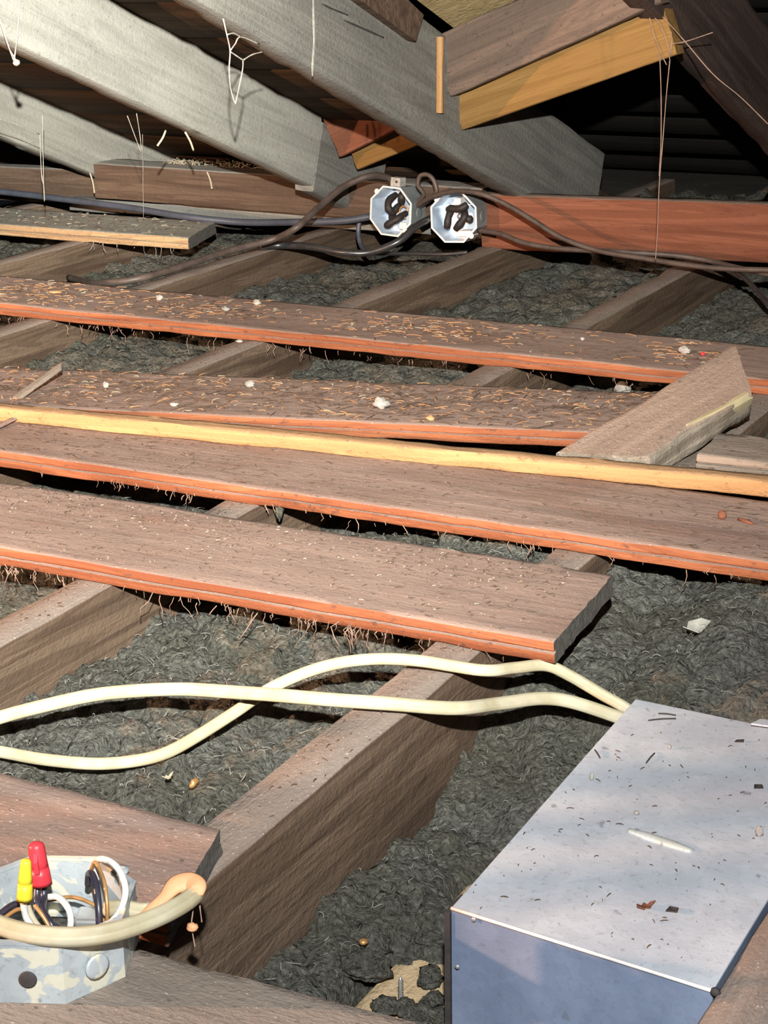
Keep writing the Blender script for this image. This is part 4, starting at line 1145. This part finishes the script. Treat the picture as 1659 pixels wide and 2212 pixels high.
web('cobweb', [[GX(275, 250, -1.79), GX(290, 290, -1.79), GX(305, 330, -1.79)], [GX(295, 245, -1.79), GX(302, 290, -1.79), GX(306, 325, -1.79)]], 'web', 0.0006, 'faint web strands under the middle of the pale rafter')
# straws caught under the pale rafter
for i, (a, b, lab) in enumerate([((358, 282), (340, 315), 'pale straw caught under the pale rafter, the left of two'), ((400, 285), (418, 325), 'pale straw caught under the pale rafter, the right of two'),
                                 ((194, 372), (204, 417), 'pale straw leaning on the left dusty beam end'), ((447, 370), (458, 408), 'pale straw stuck on the middle of the left dusty beam'),
                                 ((90, 375), (96, 432), 'thick pale straw hanging before the left beam end')]):
    pa, pb = (GX(*a, -1.79), GX(*b, -1.79)) if i < 2 else (GY(*a, 3.29), GY(*b, 3.27)) if i < 4 else (GY(*a, 3.25), GY(*b, 3.20))
    o = tube('straw', [pa, (pa + pb) / 2 + np.array([0.002, 0, 0]), pb], 0.0019, M['shaving_pale'], n=6, res=4); tag(o, lab, 'straw', 'straws')

# ------------------------------------------------------------------ single bits
def bit(px, py, z, size, mat, label, cat='debris', name='debris', seed=0, amp=0.4, rot=0.0, freq=1.6):
    o = blob(name, tuple(v * 0.8 for v in size), M[mat], seed=seed, loc=G(px, py, z), amp=amp, rotz=rot, freq=freq, rings=8, segs=10); return tag(o, label, cat)


bit(823, 884, 0.0212, (0.026, 0.022, 0.020), 'white_bit', 'crumpled white lump on the skewed plank behind the lath', 'lump', 'plaster_lump', 5, 0.7, freq=2.5)
bit(1478, 766, 0.0212, (0.024, 0.012, 0.014), 'white_bit', 'white shard on the plank left of the offcut', 'shard', 'plaster_shard', 8, 0.7, freq=2.2)
bit(1518, 768, 0.0212, (0.010, 0.008, 0.006), 'red', 'small red chip beside the white shard', 'chip', 'red_chip', 9)
bit(1258, 735, 0.0212, (0.009, 0.008, 0.006), 'white_bit', 'small white crumb on the plank behind the offcut', 'crumb', 'plaster_crumb', 10)
bit(488, 675, 0.0212, (0.020, 0.014, 0.012), 'stone', 'grey-white crumb on the left part of the far plank', 'crumb', 'plaster_crumb', 11, 0.6)
bit(555, 660, 0.0212, (0.018, 0.014, 0.012), 'white_bit', 'pale crumb on the rear edge of the far plank', 'crumb', 'plaster_crumb', 12, 0.5)
bit(345, 650, 0.0212, (0.016, 0.012, 0.012), 'white_bit', 'pale curl on the left part of the far plank', 'crumb', 'plaster_crumb', 13, 0.7)
bit(120, 634, 0.0212, (0.034, 0.012, 0.006), 'shaving', 'orange chip of wood at the left of the far plank', 'chip', 'wood_chip', 14, 0.3, 0.3)
bit(376, 878, 0.0212, (0.016, 0.007, 0.006), 'white_bit', 'small white curl on the skewed plank above the lath', 'crumb', 'plaster_crumb', 15, 0.4, 0.4)
bit(540, 838, 0.0212, (0.018, 0.014, 0.012), 'stone', 'grey crumb on the rear edge of the skewed plank', 'crumb', 'plaster_crumb', 16)
bit(930, 908, 0.0212, (0.016, 0.012, 0.008), 'shaving', 'orange chip on the skewed plank right of the white lump', 'chip', 'wood_chip', 17, 0.5)
bit(230, 840, 0.0212, (0.012, 0.010, 0.012), 'white_bit', 'tiny white tuft on the left of the skewed plank', 'crumb', 'plaster_crumb', 18, 0.6)
bit(1345, 860, -0.055, (0.034, 0.024, 0.030), 'stone', 'grey stone lying in the gap left of the offcut', 'stone', 'rubble_stone', 19, 0.25)
bit(517, 740, 0.0005, (0.016, 0.010, 0.006), 'white_bit', 'white dropping on the joist under the far plank', 'dropping', 'dropping', 20)
bit(1375, 1760, 0.0003, (0.005, 0.005, 0.004), 'white_bit', 'tiny white crumb above the seam of the metal housing', 'crumb', 'plaster_crumb', 21)
bit(1278, 1686, 0.0003, (0.004, 0.004, 0.009), 'white_bit', 'tiny white peg near the left edge of the metal housing', 'crumb', 'plaster_crumb', 22, 0.15)
bit(1446, 1618, 0.0003, (0.004, 0.004, 0.005), 'white_bit', 'tiny white crumb near the back of the metal housing', 'crumb', 'plaster_crumb', 23)
bit(1640, 1806, 0.0003, (0.007, 0.006, 0.010), 'white_bit', 'white crumb at the right edge of the metal housing', 'crumb', 'plaster_crumb', 24)
bit(1560, 1122, 0.0212, (0.012, 0.010, 0.012), 'leaf', 'brown dropping on the right end of the plank before the lath', 'dropping', 'dropping', 25)
bit(1610, 1130, 0.0212, (0.030, 0.006, 0.005), 'leaf', 'brown twig on the right end of the plank before the lath', 'twig', 'twig', 26, 0.5, -0.5)
bit(785, 2040, -0.105, (0.009, 0.009, 0.006), 'copper', 'round tan disc on the insulation left of the batten', 'disc', 'tan_disc', 27, 0.15)
bit(420, 1700, -0.052, (0.007, 0.014, 0.009), 'copper', 'small tan seed husk on the insulation below the S-bend cable', 'husk', 'seed_husk', 28, 0.5)


def flake(name, outline, pos, th, mat, label, cat, rot=0.0, curl=0.0, s=1.0):
    n = len(outline); c, sn = math.cos(rot), math.sin(rot); V = []
    for e in (0, th):
        for a, b in outline:
            a, b = a * s, b * s
            V.append((a * c - b * sn, a * sn + b * c, e + curl * (a * a + b * b) / (s * s)))
    V += [(0, 0, 0), (0, 0, th)]
    F = [(k, (k + 1) % n, 2 * n) for k in range(n)] + [(n + (k + 1) % n, n + k, 2 * n + 1) for k in range(n)] + [(k, n + k, n + (k + 1) % n, (k + 1) % n) for k in range(n)]
    o = obj(name, V, F, M[mat], None, False, pos); fix_normals(o); return tag(o, label, cat)


leafo = [(-1, -0.2), (-0.5, -0.6), (-0.2, -0.2), (0.2, -0.5), (0.5, -0.15), (1, 0.0), (0.6, 0.3), (0.3, 0.2), (0.1, 0.55), (-0.3, 0.25), (-0.7, 0.4)]
flake('dry_leaf', leafo, G(1395, 1960, 0.0008), 0.0006, 'leaf', 'small dry brown leaf on the metal housing', 'leaf', 0.9, 0.003, 0.0075)
flake('dark_flake', [(-1, -0.7), (0.8, -0.8), (1, 0.5), (-0.4, 0.9)], G(1452, 1968, 0.0006), 0.0005, 'dark_bit', 'dark square flake on the metal housing beside the leaf', 'flake', 0.3, 0.001, 0.0042)
flake('dark_flake', [(-1, -0.7), (0.8, -0.8), (1, 0.5), (-0.4, 0.9)], G(1637, 1702, 0.0006), 0.0005, 'dark_bit', 'dark square flake at the right edge of the metal housing', 'flake', 0.6, 0.001, 0.004)
flake('dark_flake', [(-1, -0.5), (0.8, -0.4), (1, 0.5), (-0.4, 0.6)], G(1597, 1603, 0.0006), 0.0005, 'dark_bit', 'dark oval flake near the far corner of the metal housing', 'flake', 0.4, 0.001, 0.004)
PAP = flake('paper_scrap', [(-1, -0.9), (-0.5, -1.1), (0.1, -0.8), (0.35, -0.2), (1.1, 0.4), (0.6, 1.0), (-0.3, 0.9), (-0.5, 0.3), (-0.2, -0.1)], G(1500, 1398, -0.036), 0.0012, 'paper', 'torn curled scrap of pale paper on the insulation at the right', 'paper', 0.5, 0.006, 0.014)
PAP.location.z = bay_z(0)(PAP.location) + 0.0005
flake('dry_leaf', leafo, G(362, 1682, -0.048), 0.0008, 'shaving_pale', 'small pale leaf scrap on the insulation below the S-bend cable', 'leaf', 1.2, 0.004, 0.006)
for i, (a, b, lab) in enumerate([((1400, 1556), (1460, 1552), 'long dark needle near the back corner of the metal housing'), ((1422, 1541), (1460, 1545), 'second dark needle near the back corner of the metal housing'),
                                 ((1396, 1648), (1414, 1627), 'dark needle slanting on the middle of the metal housing'), ((1285, 1620), (1296, 1637), 'dark needle at the left edge of the metal housing')]):
    o = tube('pine_needle', [G(*a, 0.001), (G(*a, 0.001) + G(*b, 0.001)) / 2 + np.array([0, 0, 0.0006]), G(*b, 0.001)], 0.0006, M['dark_bit'], n=5, res=3); tag(o, lab, 'needle', 'needles')
# grey tuft hanging off the plank gap
o = blob('wool_tuft', (0.010, 0.008, 0.024), M['wool'], seed=40, loc=G(604, 1128, -0.018), amp=0.5); tag(o, 'small grey tuft against the joist between the two middle planks', 'tuft')
# dead bug dangling from the torn cable end
bg = web('dangling_cobweb', [[G(430, 1935, 0.055), G(432, 1960, 0.05), G(436, 1992, 0.045)], [G(420, 1945, 0.055), G(416, 1975, 0.05), G(414, 2000, 0.045), G(421, 2045, 0.035)]], 'web_dark', 0.0005, 'brown cobweb dangling from the torn end of the cream cable')
blob('husk', (0.008, 0.006, 0.006), M['nm_inner'], seed=44, parent=bg, loc=tuple(G(416, 2012, 0.044) - np.array(bg.location)))
